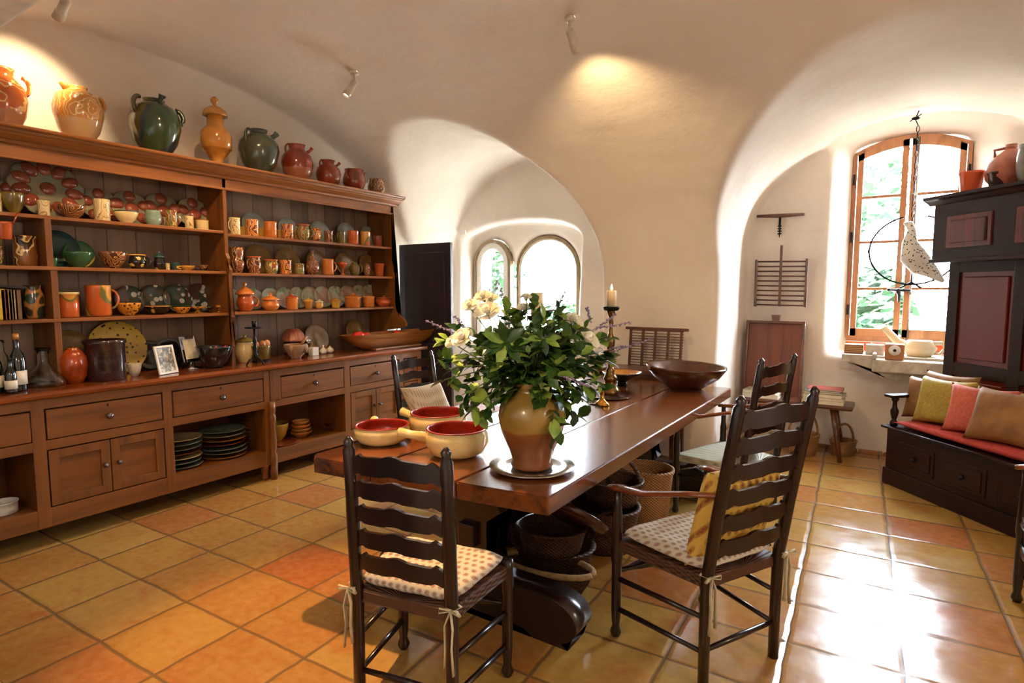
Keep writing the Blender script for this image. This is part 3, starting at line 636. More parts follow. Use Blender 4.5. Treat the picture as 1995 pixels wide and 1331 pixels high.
# ------------------------------------------------------------------ pottery
CER = {
 'orange': ceramic('orange_glaze', '#d3823a', '#bb6a28'), 'redorange': ceramic('red_orange_glaze', '#bb582a', '#a0461e'), 'redbrown': ceramic('red_brown_glaze', '#8f3a1c', '#6c2812'),
 'yellow': ceramic('yellow_glaze', '#dfae4a', '#c8923a'), 'ochre': ceramic('ochre_glaze', '#c28a3e', '#a86f2c'), 'creamy': ceramic('cream_slip', '#ead9a6', '#d8c184'),
 'oswirl': ceramic('orange_swirl', '#cc7430', '#e9cd90', '#7a3a18', 'marble', 13), 'bswirl': ceramic('brown_swirl', '#7a4524', '#cfa266', '#4a2614', 'marble', 12),
 'cswirl': ceramic('cream_swirl', '#e0cd9c', '#8f7450', '#d9c38c', 'marble', 10), 'gswirl': ceramic('green_swirl', '#6a6a34', '#d6bd70', '#8a4a24', 'marble', 10),
 'big': ceramic('big_marbled_slip', '#7a4c20', '#dcc488', '#38220f', 'marble', 5), 'dkswirl': ceramic('dark_swirl', '#3a3226', '#a8743c', '#2c3a2c', 'marble', 3),
 'blackf': ceramic('black_flowered', '#15120f', '#c9b060', None, 'spots', 7, .14, .35), 'amberspot': ceramic('amber_speckle', '#c98424', '#3a1e0c', None, 'spots', 14, .14, .4),
 'teal': ceramic('teal_glaze', '#2f5a58', '#223f44'), 'tealp': ceramic('pale_teal', '#8fa596', '#6a8478'), 'green': ceramic('green_glaze', '#2f6138', '#1f4430'), 'greeny': ceramic('green_yellow', '#78924a', '#c2b84e', '#2f6a44', 'marble', 1.4),
 'olive': ceramic('olive_glaze', '#7a6a2c', '#57481c', None), 'plategrey': ceramic('grey_green_plate', '#9aa096', '#848a80'), 'plateolive': ceramic('olive_plate', '#94703c', '#735428'),
 'plateflower': ceramic('flowered_plate', '#b4b698', '#7f9c6c', '#b58a6a', 'spots', 5, .2, .36), 'platedark': ceramic('dark_flowered_plate', '#36483a', '#dcdcc8', '#5a3a30', 'spots', 6, .14, .45),
 'wells': ceramic('red_brown_wells', '#96503a', '#7a3c2c'), 'eggdish': ceramic('egg_dish_body', '#9c9072', '#7c8272', None), 'platey': ceramic('yellow_plate', '#c9a23c', '#b58c2c'), 'spotplate': ceramic('spotted_yellow_plate', '#c9a646', '#33200f', None, 'spots', 9, .25, .3),
 'dark': ceramic('black_glaze', '#1c1d22', '#121317'), 'brownc': ceramic('dark_brown_glaze', '#3b2826', '#2c1c1c'), 'darkplate': ceramic('dark_plate', '#22242c', '#181a20'),
 'orangeband': ceramic('orange_green_band', '#bc5c26', '#6e7038', '#d0903c', 'marble', 1.8), 'terra': ceramic('plain_terracotta', '#b8694a', '#96503a', rough=.6), 'grey': ceramic('grey_glaze', '#8f8a80', '#6c6860', rough=.3),
}
PR = {
 'cyl': [(.9, 0), (.94, .03), (.93, .5), (.93, .88), (1, .92), (1, 1)], 'mug': [(.88, 0), (.96, .05), (.96, .85), (1, .92), (1, 1)],
 'beaker': [(.70, 0), (.74, .04), (.9, .8), (.98, .88), (1, .93), (1, 1)], 'barrel': [(.66, 0), (.7, .03), (.94, .28), (1, .5), (.96, .72), (.88, .86), (.93, 1)],
 'bowl': [(.42, 0), (.44, .08), (.72, .3), (.93, .68), (1, .92), (1, 1)], 'dish': [(.5, 0), (.52, .1), (.85, .5), (1, .9), (1, 1)],
 'jar': [(.55, 0), (.6, .02), (.86, .24), (1, .5), (.95, .68), (.72, .85), (.5, .91), (.5, .95), (.56, 1)],
 'goblet': [(.62, 0), (.6, .05), (.14, .14), (.11, .5), (.32, .58), (.9, .8), (1, 1)], 'pot': [(.62, 0), (.66, .04), (.97, .35), (1, .55), (.86, .82), (.78, .9), (.84, 1)],
 'pear': [(.55, 0), (.62, .02), (.95, .2), (1, .32), (.82, .48), (.36, .66), (.2, .78), (.2, .88), (.34, .95), (.36, 1)], 'double': [(.6, 0), (.66, .03), (.98, .3), (1, .4), (.8, .52), (.78, .56), (.95, .75), (.98, .85), (.9, 1)],
 'vase': [(.7, 0), (.74, .03), (.98, .45), (.96, .7), (.82, .92), (.9, 1)], 'urn': [(.5, 0), (.5, .03), (.34, .1), (.5, .18), (.92, .35), (1, .36), (1, .62), (.94, .68), (.6, .78), (.55, .8), (.55, 1)],
}
def vessel(kind, w, h, t=.005, c=(0, 0, 0), seg=28, g=None):
    g = g or G(); out = [(r*w/2, z*h) for r, z in PR[kind]]; t = min(t, w*.06)
    inn = [(max(.002, r-t), max(z, t)) for r, z in out[::-1] if z > t*1.5]
    inn.append((max(.002, out[0][0]-t), t))
    g.lathe([(.001, 0)]+out+inn+[(.001, t)], c, seg); return g
def handle_pts(w, h, ang, z0=.3, z1=.8, out=.45, w0=.96):
    r = w/2; c, s = math.cos(ang), math.sin(ang); p = []
    for k in range(9):
        a = -PI/2+PI*k/8; rr = r*w0*.97+math.cos(a)*w*out*.55; zz = (z0+z1)/2*h+(z1-z0)/2*h*math.sin(a); p.append((rr*c, rr*s, zz))
    return p
def addhandle(o, w, h, mat, ang=0, z0=.25, z1=.85, out=.5, r=None, w0=.96): return G().tube(handle_pts(w, h, ang, z0, z1, out, w0), r or max(.004, w*.05), 8).obj('handle', mat, o)
def pot(name, x, y, z, w, h, kind, mat, label, cat, handles=(), lid=None, group=None, rim=None, hz=(.25, .85, .5), lw=.95):
    m = CER.get(mat) or MT[mat]
    o = vessel(kind, w, h).obj(name, m, None, (x, y, z)); tag(o, label, cat, group)
    for a in handles: addhandle(o, w, h, m, a, *hz)
    if lid:
        lm = CER.get(lid[0]) or MT[lid[0]]; lh = lid[1]*h; lr = w/2*lw
        G().lathe([(.001, h-.002), (lr*.98, h-.002), (lr*1.05, h+lh*.05), (lr, h+lh*.16), (lr*.6, h+lh*.45), (lr*.2, h+lh*.6), (lr*.12, h+lh*.7), (lr*.22, h+lh*.85), (lr*.14, h+lh), (.001, h+lh)], seg=24).obj('lid', lm, o)
    if rim: G().lathe([(w/2*1.0, h*.93), (w/2*1.03, h*.95), (w/2*1.03, h*1.0), (w/2*.99, h*1.012), (w/2*.93, h*1.005), (w/2*.93, h*.94)], seg=24, cap=False).obj('rim', CER.get(rim) or MT[rim], o)
    return o
def plate(name, x, y, z, d, mat, label, lean=14, group=None, cat='plate', yaw=0, rimm=None, squash=1):
    """a plate standing on edge, face to the room, leaning on the boards behind"""
    r = d/2; g = G().lathe([(.001, 0), (r*.6, .0), (r*.66, .004), (r*.98, .016), (r, .020), (r*.97, .021), (r*.64, .009), (.001, .006)], seg=40)
    M_ = Matrix.Translation((0, 0, r*math.cos(R(lean)))) @ Matrix.Rotation(R(90-lean), 4, 'Y') @ Matrix.Diagonal((1, squash, 1, 1)); g.xform(M_)
    o = g.obj(name, CER.get(mat) or MT[mat], None, (x, y, z), (0, 0, yaw)); tag(o, label, cat, group)
    if rimm:
        g = G().lathe([(r*.86, .013), (r*.93, .0155), (r*.93, .0175), (r*.86, .015)], seg=40, cap=False); g.xform(M_); g.obj('painted_band', CER.get(rimm) or MT[rimm], o)
    return o
def egg_dish(x, y, z, d, label, nw=6, big=False, lean=20):
    r = d/2; M_ = Matrix.Translation((0, 0, r*math.cos(R(lean)))) @ Matrix.Rotation(R(90-lean), 4, 'Y')
    g = G().lathe([(.001, 0), (r*.9, 0), (r, .012), (r*.96, .018), (r*.5, .012), (.001, .012)], seg=48, lobes=nw, lobe=.04); g.xform(M_)
    o = g.obj('egg_dish', CER['eggdish'], None, (x, y, z)); tag(o, label, 'egg dish', 'egg dishes with red-brown wells')
    wr = r*(.19 if big else .31)
    for k in range(nw):
        a = 2*PI*(k+.5)/nw; q = G().sph((0, 0, 0), (wr*(1.35 if big else 1.05), wr, .026), 18, 10)
        q.xform(Matrix.Rotation(a, 4, 'Z') @ Matrix.Translation((r*.70, 0, .014))); q.xform(M_); q.obj('egg_well', CER['wells'], o)
    q = G().sph((0, 0, .014), (wr*1.15, wr*1.15, .022), 18, 8); q.xform(M_); q.obj('egg_well', CER['wells'], o)
    return o
def shelf(xp, X, xc, wpx, hpx):
    p = atx(xc, 560, X); s = dep((X, p.y, xp))/F; return p.y, wpx*s, hpx*s
RIGHT = -PI/2+.3   # handles seen at the pot's right: towards +Y
HR, HL = PI/2*.8, -PI/2*.8
Z1, Z2, Z3 = 2.006, 1.692, 1.367
# top shelf of the left rack
for xc, w_, lab, nw, big in ((14, 74, 'small egg dish at the far left of the top shelf, cut by the photo edge', 6, 0), (106, 122, 'great round egg dish with a ring of red-brown wells and a grey-green centre', 11, 1),
        (205, 74, 'small egg dish behind the tall cream mug with twig pattern', 5, 0), (264, 74, 'small egg dish behind the oval cream bowl with a blue-green rim', 5, 0), (325, 74, 'small egg dish behind the low teal-grey bowl', 5, 0), (385, 70, 'rightmost small egg dish, beside the rack divider on the top shelf', 5, 0)):
    y, d, _ = shelf(Z1, -4.66, xc, w_ if big else w_, 1); egg_dish(-4.66 if not big else -4.665, y, Z1, d*1.0 if big else d*.95, lab, nw, bool(big))
def row(X, Z, items):
    for it in items:
        name, xc, w_, h_, kind, mat, label = it[:7]; kw = it[7] if len(it) > 7 else {}
        y, w, h = shelf(Z, kw.pop('X', X), xc, w_, h_); xx = kw.pop('XX', X)
        w *= cth(xc)
        pot(name, xx, y, Z, w, h, kind, mat, label, kw.pop('cat', name.split('_')[-1]), **kw)
row(-4.50, Z1, [
 ('cup', 5, 24, 38, 'mug', 'cswirl', 'small cream cup cut by the left photo edge on the top shelf'),
 ('bowl', 38, 50, 40, 'bowl', 'olive', 'olive-green streaked bowl at the left of the top shelf'),
 ('mug', 96, 27, 30, 'mug', 'cswirl', 'small cream and brown striped mug below the great egg dish'),
 ('bowl', 150, 58, 26, 'bowl', 'bswirl', 'brown and cream splashed bowl between two mugs on the top shelf'),
 ('mug', 208, 34, 42, 'mug', 'cswirl', 'tall cream mug painted with dark twigs on the top shelf'),
 ('bowl', 254, 50, 23, 'bowl', 'creamy', 'oval cream bowl with a blue-green rim on the top shelf', {'rim': 'teal'}),
 ('bowl', 306, 34, 29, 'barrel', 'tealp', 'small teal-grey rounded bowl on the top shelf', {'cat': 'bowl'}),
 ('mug', 341, 24, 32, 'mug', 'gswirl', 'small yellow mug with dark patches on the top shelf'),
 ('mug', 375, 18, 24, 'mug', 'cswirl', 'tiny cream mug second from the right on the left rack top shelf'),
 ('cup', 400, 26, 19, 'mug', 'creamy', 'tiny cream cup last at the right on the left rack top shelf', {'rim': 'ochre'})])
row(-4.52, Z2, [
 ('pot', 2, 20, 50, 'barrel', 'gswirl', 'dark green patterned pot cut by the left photo edge, second shelf'),
 ('crock', 54, 52, 58, 'cyl', 'big', 'big straight-sided crock marbled brown and cream in the left bay'),
 ('bowl', 106, 22, 17, 'bowl', 'greeny', 'small ribbed yellow-green bowl just right of the rack divider', {'X': -4.48, 'XX': -4.48}),
 ('bowl', 156, 62, 30, 'bowl', 'green', 'green bowl with a yellow foot in front of the leaning green plates'),
 ('bowl', 224, 58, 32, 'bowl', 'bswirl', 'wide brown bowl with pale splashes on the second shelf'),
 ('teapot', 270, 36, 28, 'pot', 'blackf', 'squat black flowered pot with a yellow collar', {'handles': (HR,), 'rim': 'yellow'}),
 ('jar', 313, 24, 24, 'pot', 'blackf', 'small black striped jar with lid on the second shelf', {'lid': ('teal', .5)}),
 ('cup', 329, 9, 13, 'cyl', 'cswirl', 'tiny chequered cup on the second shelf'),
 ('cup', 344, 17, 15, 'mug', 'teal', 'little teal cup on the second shelf'),
 ('dish', 366, 34, 9, 'dish', 'yellow', 'shallow yellow dish with a long dark handle on the second shelf', {'handles': (HL,), 'hz': (.3, .8, .6)}),
 ('cup', 398, 20, 11, 'bowl', 'bswirl', 'small striped cup on a dark saucer, the left one of two'),
 ('cup', 432, 20, 11, 'bowl', 'bswirl', 'small striped cup on a dark saucer, beside the centre upright')])
for xc, lab in ((398, 'dark saucer under the left striped cup'), (432, 'dark saucer under the striped cup by the centre upright')):
    y, w, h = shelf(Z2, -4.52, xc, 36, 3); tag(G().lathe([(.001, 0), (w*.3, 0), (w*.5, .008), (w*.49, .010), (.001, .004)], seg=24).obj('saucer', CER['dark'], None, (-4.505, y, Z2-.003)), lab, 'saucer')
for xc, dd, m, lab in ((120, 74, 'teal', 'dark teal plate leaning behind the green bowl by the divider'), (160, 54, 'greeny', 'green and yellow plate leaning behind the green bowl')):
    y, d, _ = shelf(Z2, -4.67, xc, dd, 1); plate('plate', -4.70, y, Z2, d, m, lab)
# third shelf
row(-4.52, Z3, [
 ('vase', 64, 44, 64, 'vase', 'dkswirl', 'tall dark marbled jar beside the books'),
 ('crock', 131, 46, 48, 'cyl', 'orangeband', 'orange crock with a green band and a cream rim', {'rim': 'creamy'}),
 ('mug', 190, 54, 60, 'mug', 'orangeband', 'very large orange and green splashed mug with a handle', {'handles': (HR,)}),
 ('bowl', 248, 52, 24, 'bowl', 'amberspot', 'amber bowl speckled with dark brown below the flowered plates'),
 ('bowl', 305, 54, 16, 'dish', 'blackf', 'wide dark dish with an amber rim below the flowered plates', {'rim': 'ochre', 'cat': 'dish'}),
 ('dish', 352, 36, 12, 'dish', 'amberspot', 'low speckled dish below the third flowered plate'),
 ('dish', 383, 28, 12, 'goblet', 'amberspot', 'low footed amber dish below the last flowered plate'),
 ('cup', 406, 18, 11, 'goblet', 'blackf', 'tiny black footed cup, third from the right upright'),
 ('cup', 424, 13, 13, 'goblet', 'amberspot', 'tiny amber footed cup, second from the right upright'),
 ('cup', 438, 12, 13, 'goblet', 'redbrown', 'tiny brown footed cup nearest the right upright, third shelf')])
for xc, lab in ((254, 'dark green plate with white flowers, the leftmost of four'), (303, 'dark green plate with a large white flower, second of four'), (347, 'dark green plate with a central white flower, third of four'), (390, 'dim dark green flowered plate, rightmost of four')):
    y, d, _ = shelf(Z3, -4.67, xc, 56, 1); plate('plate', -4.70, y, Z3, d, 'platedark', lab, group='dark green flowered plates')
for i, (xc, w_, h_, c, lab) in enumerate(((-3, 14, 60, '#d8b92c', 'broad yellow book at the left end of the book row'), (9, 8, 58, '#8d4a30', 'reddish brown book second in the row'), (16, 7, 58, '#b08a5c', 'tan book in the middle of the row'), (22, 6, 57, '#8a7a50', 'olive book beside the tan one'), (28, 6, 57, '#b39a70', 'beige book second from the marbled jar'), (35, 7, 57, '#7a5a3c', 'brown book next to the dark marbled jar'))):
    y, w, h = shelf(Z3, -4.45, xc, w_, h_); w *= 1.25
    o = empty('book', (-4.55, y, Z3), lab, 'book', 0, 'books on the third shelf')
    m = plain('book_cloth', c, .6)
    G().box(-.09, -w/2, 0, .09, -w/2+.002, h).box(-.09, w/2-.002, 0, .09, w/2, h).box(.087, -w/2+.002, 0, .09, w/2-.002, h).obj('cover', m, o); G().box(-.085, -w/2+.0025, .003, .086, w/2-.0025, h-.003).obj('pages', 'paper', o)
y, w, h = shelf(Z3, -4.45, 15, 60, 58)
o = G().box(-.10, -.11, 0, .10, .12, .014, .002).obj('book', 'black', None, (-4.55, y-.03, Z3+h+.014), (R(-5), 0, 0)); tag(o, 'thin black book lying flat on top of the row of upright books', 'book', 'books on the third shelf')
# hanging pot at top left
y = atx(6, 430, -4.37).y
o = pot('hanging_pot', -4.36, y, 1.84, .085, .10, 'beaker', 'redorange', 'small orange pot hanging from the front of the top shelf at the left edge', 'pot')
G().tube([(.04, .03, .09), (.01, .06, .15), (-.02, .08, .165)], .005, 6).obj('strap', 'terra' if 0 else CER['redbrown'], o)

# right rack: mugs on three shelves
ZA, ZB, ZC = 1.987, 1.682, 1.370
LR = 'right rack'
row(-4.50, ZA, [
 ('mug', 462, 24, 33, 'mug', 'cswirl', 'cream-yellow mug, leftmost on the top shelf of the right rack', {'handles': (HL,)}),
 ('mug', 496, 27, 32, 'mug', 'oswirl', 'orange mug with cream swirls, second from the left on the right top shelf'),
 ('mug', 531, 27, 31, 'mug', 'orange', 'plain bright orange mug, third from the left on the right top shelf'),
 ('mug', 564, 25, 29, 'mug', 'oswirl', 'amber feathered mug, left of the swirled jug', {'group': None}),
 ('jug', 594, 28, 31, 'pot', 'gswirl', 'round swirled jug with a red neck on the right top shelf', {'rim': 'redorange', 'handles': (HR,)}),
 ('mug', 619, 19, 26, 'barrel', 'oswirl', 'small red and cream mug just right of the swirled jug'),
 ('mug', 643, 18, 23, 'mug', 'bswirl', 'small brown mug with cream streaks, two right of the swirled jug'),
 ('mug', 667, 18, 24, 'mug', 'olive', 'olive mug with a handle in front of the fourth grey plate', {'handles': (HL,)}),
 ('mug', 690, 23, 27, 'mug', 'orangeband', 'straight tan mug with a pink base, third from the right end'),
 ('mug', 714, 20, 27, 'mug', 'orangeband', 'red-rimmed mug with a green middle, second from the right end'),
 ('mug', 738, 17, 21, 'mug', 'redbrown', 'small brown mug, rightmost on the top shelf')])
for xc, lab in ((478, 'small yellow pot behind the leftmost mugs'), (513, 'small yellow pot behind the second and third mugs'), (547, 'small yellow pot behind the third and fourth mugs'), (579, 'small yellow pot behind the amber mug and the jug')):
    y, w, h = shelf(ZA, -4.60, xc, 17, 19); pot('small_pot', -4.60, y, ZA, w, h, 'cyl', 'yellow', lab, 'pot', group='small yellow pots in the back row')
for xc, dd, lab in ((502, 52, 'first grey-green plate from the left on the right top shelf'), (568, 46, 'second grey-green plate, between the amber mug and the jug'), (629, 46, 'third grey-green plate, behind the small red mug'), (680, 46, 'fourth grey-green plate, behind the olive mug'), (722, 42, 'fifth grey-green plate, rightmost on the right top shelf')):
    y, d, _ = shelf(ZA, -4.67, xc, dd, 1); plate('plate', -4.70, y, ZA, d, 'plategrey', lab, group='grey-green plates on the top shelf')
row(-4.50, ZB, [
 ('jar', 463, 32, 49, 'double', 'bswirl', 'tall double-bellied brown marbled jar, leftmost on the middle shelf'),
 ('jug', 497, 29, 32, 'vase', 'bswirl', 'dark brown jug with orange rim, second on the middle shelf', {'rim': 'redorange', 'handles': (HL,)}),
 ('mug', 530, 28, 27, 'barrel', 'gswirl', 'rounded olive and orange mug on the middle shelf', {'rim': 'redorange'}),
 ('mug', 558, 24, 27, 'mug', 'oswirl', 'orange flowered mug left of the small green pot on the middle shelf'),
 ('pot', 585, 20, 21, 'cyl', 'gswirl', 'little green and cream pot left of the long-necked bottle'),
 ('bottle', 610, 28, 48, 'pear', 'bswirl', 'pear-shaped brown and cream bottle with a long neck'),
 ('mug', 640, 24, 31, 'mug', 'orange', 'pale orange mug with a wavy base right of the bottle', {'handles': (HR,)}),
 ('goblet', 669, 20, 26, 'goblet', 'redorange', 'orange-rimmed goblet on a thin stem, middle shelf'),
 ('jug', 692, 22, 26, 'jar', 'olive', 'small dark olive jug with handle right of the goblet', {'handles': (HR,)}),
 ('vase', 716, 15, 24, 'jar', 'bswirl', 'small red and gold vase left of the plain orange beaker'),
 ('beaker', 740, 21, 25, 'beaker', 'redorange', 'plain red-orange beaker, rightmost on the middle shelf')])
for xc, dd, lab in ((508, 58, 'first olive plate from the left on the middle shelf'), (565, 54, 'second olive plate, behind the small green pot'), (622, 50, 'third olive plate, behind the long-necked bottle'), (675, 46, 'fourth olive plate, behind the goblet'), (720, 44, 'fifth olive plate, behind the plain orange beaker')):
    y, d, _ = shelf(ZB, -4.67, xc, dd, 1); plate('plate', -4.70, y, ZB, d, 'plateolive', lab, group='olive plates on the middle shelf')
for i, (xc, lab) in enumerate(((455, 'leftmost'), (496, 'second'), (529, 'third'), (557, 'fourth'), (582, 'fifth'), (606, 'sixth'), (631, 'seventh'), (656, 'eighth'), (680, 'ninth'), (703, 'tenth'), (724, 'rightmost'))):
    y, d, _ = shelf(ZC, -4.67, xc, 42, 1); plate('plate', -4.70, y, ZC, d, 'plateflower', 'pale green flowered plate, %s of the row of eleven on the lowest right shelf' % lab, group='pale green flowered plates')
row(-4.49, ZC, [
 ('casserole', 477, 36, 32, 'pot', 'redorange', 'tall lidded orange casserole with a pointed red finial, leftmost', {'lid': ('orange', .75), 'handles': (HR,), 'lw': 1.05}),
 ('casserole', 526, 36, 20, 'pot', 'orange', 'wide low casserole with a domed orange lid, second from the left', {'lid': ('orange', .65), 'lw': 1.0}),
 ('canister', 568, 24, 22, 'mug', 'orange', 'squarish orange lidded pot with a fluted lid', {'lid': ('redorange', .4), 'lw': 1.05, 'cat': 'pot'}),
 ('small_pot', 600, 18, 15, 'beaker', 'ochre', 'small ochre lidded pot left of the tiniest one', {'lid': ('yellow', .5), 'lw': 1.1}),
 ('small_pot', 621, 16, 12, 'barrel', 'yellow', 'tiniest yellow lidded pot in the lowest row', {'lid': ('creamy', .5), 'lw': 1.1}),
 ('small_pot', 653, 20, 14, 'beaker', 'yellow', 'small yellow lidded pot with an arched mark', {'lid': ('ochre', .5), 'lw': 1.1}),
 ('casserole', 687, 32, 19, 'mug', 'orange', 'orange ribbed pot with a knobbed dome lid, fourth from the right', {'lid': ('orange', .5), 'lw': 1.05}),
 ('canister', 718, 24, 20, 'cyl', 'orange', 'plain straight orange canister with flat lid', {'lid': ('orange', .12), 'cat': 'pot'}),
 ('casserole', 747, 34, 17, 'pot', 'redorange', 'wide flat orange pot at the right end of the lowest shelf', {'lid': ('redorange', .2), 'lw': 1.0})])

# ------------------------------------------------------------------ jars on the cornice
ZT = 2.492
MT['slip1'] = ceramic('orange_slip_jar', '#c0602a', '#e0b878', '#c0602a', 'marble', 5, zdip=.12, cdip='#b9805c')
MT['slip2'] = ceramic('ochre_slip_jar', '#c08038', '#e8d4a0', '#c08a44', 'marble', 7, zdip=.15, cdip='#c9a878')
MT['slip3'] = ceramic('red_glazed_jug', '#8e3214', '#6d2410', None, zdip=.13, cdip='#9a5a3c')
MT['slip4'] = ceramic('green_jar', '#2c4026', '#16303a', '#4a4420', 'marble', .8, .12)
MT['slip5'] = ceramic('slate_jar', '#2f3a38', '#4f5030', None, 'plain', 4, .16)
def topjar(name, xc, ybase, wpx, hpx, kind, mat, label, X=-4.47, **kw):
    p = atx(xc, ybase, X); s = dep((X, p.y, ZT))/F; wpx *= cth(xc)
    return pot(name, X, p.y, ZT, wpx*s, hpx*s, kind, mat, label, 'jar', **kw), wpx*s, hpx*s, CER.get(mat) or MT[mat]
def spout(o, w, h, m, ang, z=.9, r=.3, L=.3, rad=.05):
    c, s = math.cos(ang), math.sin(ang)
    G().tube([(c*w*r, s*w*r, h*(z-.08)), (c*w*(r+L*.5), s*w*(r+L*.5), h*(z+.02)), (c*w*(r+L*.72), s*w*(r+L*.72), h*(z+.09))], [w*rad*1.2, w*rad, w*rad*1.3], 10).obj('spout', m, o)
PR['pot9'] = [(.50, 0), (.52, .02), (.82, .26), (1, .55), (.94, .72), (.7, .86), (.42, .9), (.42, .94), (.46, 1)]
PR['wide9'] = [(.45, 0), (.48, .02), (.80, .22), (.98, .5), (1, .62), (.86, .82), (.5, .93), (.40, .95), (.40, .97), (.42, 1)]
PR['jug9'] = [(.55, 0), (.58, .02), (.88, .25), (1, .5), (.9, .7), (.58, .84), (.5, .87), (.5, .95), (.56, 1)]
o, w, h, m = topjar('storage_jar', 8, 240, 106, 116, 'jug9', 'slip1', 'large orange jar with white slip scrolls, cut by the left photo edge, on the cornice'); addhandle(o, w, h, m, HR, .6, .9, .25, .012, .8)
o, w, h, m = topjar('storage_jar', 156, 268, 104, 106, 'wide9', 'slip2', 'ochre jar with white slip spirals, second from the left on the cornice'); spout(o, w, h, m, HL, .93, .18, .22, .07); addhandle(o, w, h, m, HR, .62, .86, .2, .012, .82)
o, w, h, m = topjar('storage_jar', 305, 297, 106, 108, 'wide9', 'slip4', 'dark green round jar with two handles, third from the left on the cornice'); addhandle(o, w, h, m, HL, .66, .98, .3, .016, .72); addhandle(o, w, h, m, HR, .6, .88, .28, .016, .8); spout(o, w, h, m, .3, .98, .1, .2, .06)
o, w, h, m = topjar('lidded_urn', 423, 316, 62, 100, 'urn', 'ochre', 'yellow ochre urn with a domed lid and ball finial on the cornice')
G().lathe([(.001, h), (w*.40, h*.98), (w*.40, h*1.0), (w*.36, h*1.08), (w*.18, h*1.15), (w*.06, h*1.17), (w*.05, h*1.2), (w*.12, h*1.24), (w*.13, h*1.29), (w*.06, h*1.34), (.001, h*1.34)], seg=28).obj('lid', m, o)
o, w, h, m = topjar('storage_jar', 506, 334, 82, 86, 'pot9', 'slip5', 'slate green ribbed jar with spout, beside the ochre urn on the cornice'); addhandle(o, w, h, m, HL, .62, .96, .25, .012, .7); spout(o, w, h, m, HR, .9, .22, .34, .06)
o, w, h, m = topjar('storage_jug', 580, 348, 64, 71, 'jug9', 'slip3', 'largest red-brown glazed jug with handle and spout on the cornice'); addhandle(o, w, h, m, HL, .62, .96, .4, .008, .75); spout(o, w, h, m, HR, .88, .28, .3)
o, w, h, m = topjar('storage_jug', 640, 357, 50, 52, 'jug9', 'redbrown', 'glossy brown jug, third from the right on the cornice'); addhandle(o, w, h, m, HL, .6, .96, .4, .008, .75); spout(o, w, h, m, HR, .88, .28, .3)
o, w, h, m = topjar('storage_jug', 690, 366, 45, 43, 'pot', 'redbrown', 'small brown jug, second from the right on the cornice'); addhandle(o, w, h, m, HL, .55, .98, .45, .007, .8); spout(o, w, h, m, HR, .85, .4, .2, .04)
o, w, h, m = topjar('storage_jug', 733, 373, 34, 33, 'pot', 'bswirl', 'smallest speckled jug at the right end of the cornice'); addhandle(o, w, h, m, HL, .5, .95, .4, .006, .8); spout(o, w, h, m, HR, .85, .4, .2, .04)

# ------------------------------------------------------------------ worktop
ZW = .946
def bottle(xc, yb, wpx, hpx, label, X, lab=True, cork=True):
    p = atx(xc, yb, X); s = dep((X, p.y, ZW))/F; w, h = wpx*s*cth(xc), hpx*s; o = empty('wine_bottle', (X, p.y, ZW), label, 'bottle')
    G().lathe([(.001, 0), (w*.48, 0), (w*.5, .01), (w*.5, h*.52), (w*.42, h*.62), (w*.19, h*.74), (w*.16, h*.95), (w*.18, h*.96), (w*.18, h*.985), (.001, h*.985)], seg=24).obj('glass_body', 'winebottle', o)
    if cork: G().lathe([(.001, h*.9), (w*.2, h*.9), (w*.2, h), (.001, h)], seg=16).obj('capsule', CER['ochre'], o)
    if lab:
        g = G(); g.lathe([(w*.503, h*.12), (w*.508, h*.12), (w*.508, h*.36), (w*.503, h*.36)], seg=24, cap=False)
        g.obj('label', 'paper', o)
    return o
bottle(38, 757, 34, 112, 'dark wine bottle with a white label and tan capsule on the worktop', -4.33)
bottle(22, 755, 26, 70, 'short dark bottle with a beige label left of the tall wine bottle', -4.28, cork=False)
bottle(-4, 758, 26, 96, 'green bottle with a yellowish label cut by the left photo edge', -4.34)
p = atx(6, 730, -4.48); tag(G().lathe([(.001, 0), (.045, 0), (.048, .02), (.046, .16), (.03, .2), (.015, .23), (.014, .28), (.02, .285), (.02, .30), (.013, .30), (.011, .23), (.04, .16), (.04, .01), (.001, .01)], seg=24).obj('glass_bottle', 'glassware', None, (-4.48, p.y, ZW)), 'clear glass bottle with a stopper behind the wine bottles', 'bottle')
p = atx(87, 740, -4.42); o = tag(G().lathe([(.001, 0), (.10, 0), (.115, .01), (.118, .03), (.06, .10), (.03, .14), (.028, .2), (.042, .24), (.038, .24), (.024, .2), (.026, .14), (.055, .10), (.112, .03), (.10, .006), (.001, .006)], seg=32).obj('decanter', 'glassware', None, (-4.42, p.y, ZW)), 'wide-based clear glass ship decanter on the worktop', 'decanter')
p = atx(141, 745, -4.44); o = G().lathe([(.001, 0), (.045, 0), (.07, .05), (.075, .12), (.07, .17), (.045, .21), (.03, .22), (.03, .23), (.001, .23)], seg=28).obj('amber_jar', ceramic('amber_jar_glaze', '#a8430c', '#7a2c08'), None, (-4.40, p.y, ZW)); tag(o, 'oval amber glazed jar standing before the plain yellow plate', 'jar')
p = atx(140, 700, -4.62); plate('large_plate', -4.68, p.y, ZW, .335, 'plateolive', 'large plain yellow-brown plate leaning behind the amber jar', 16)
p = atx(235, 700, -4.62); plate('large_plate', -4.66, p.y, ZW, .385, 'spotplate', 'large yellow plate with dark spots leaning behind the brown crock', 16)
p = atx(208, 740, -4.40); o = pot('large_crock', -4.40, p.y, ZW, px(88*cth(208), (-4.4, p.y, 1)), px(78, (-4.4, p.y, 1)), 'cyl', 'brownc', 'large dark brown straight-sided stoneware crock on the worktop', 'crock')
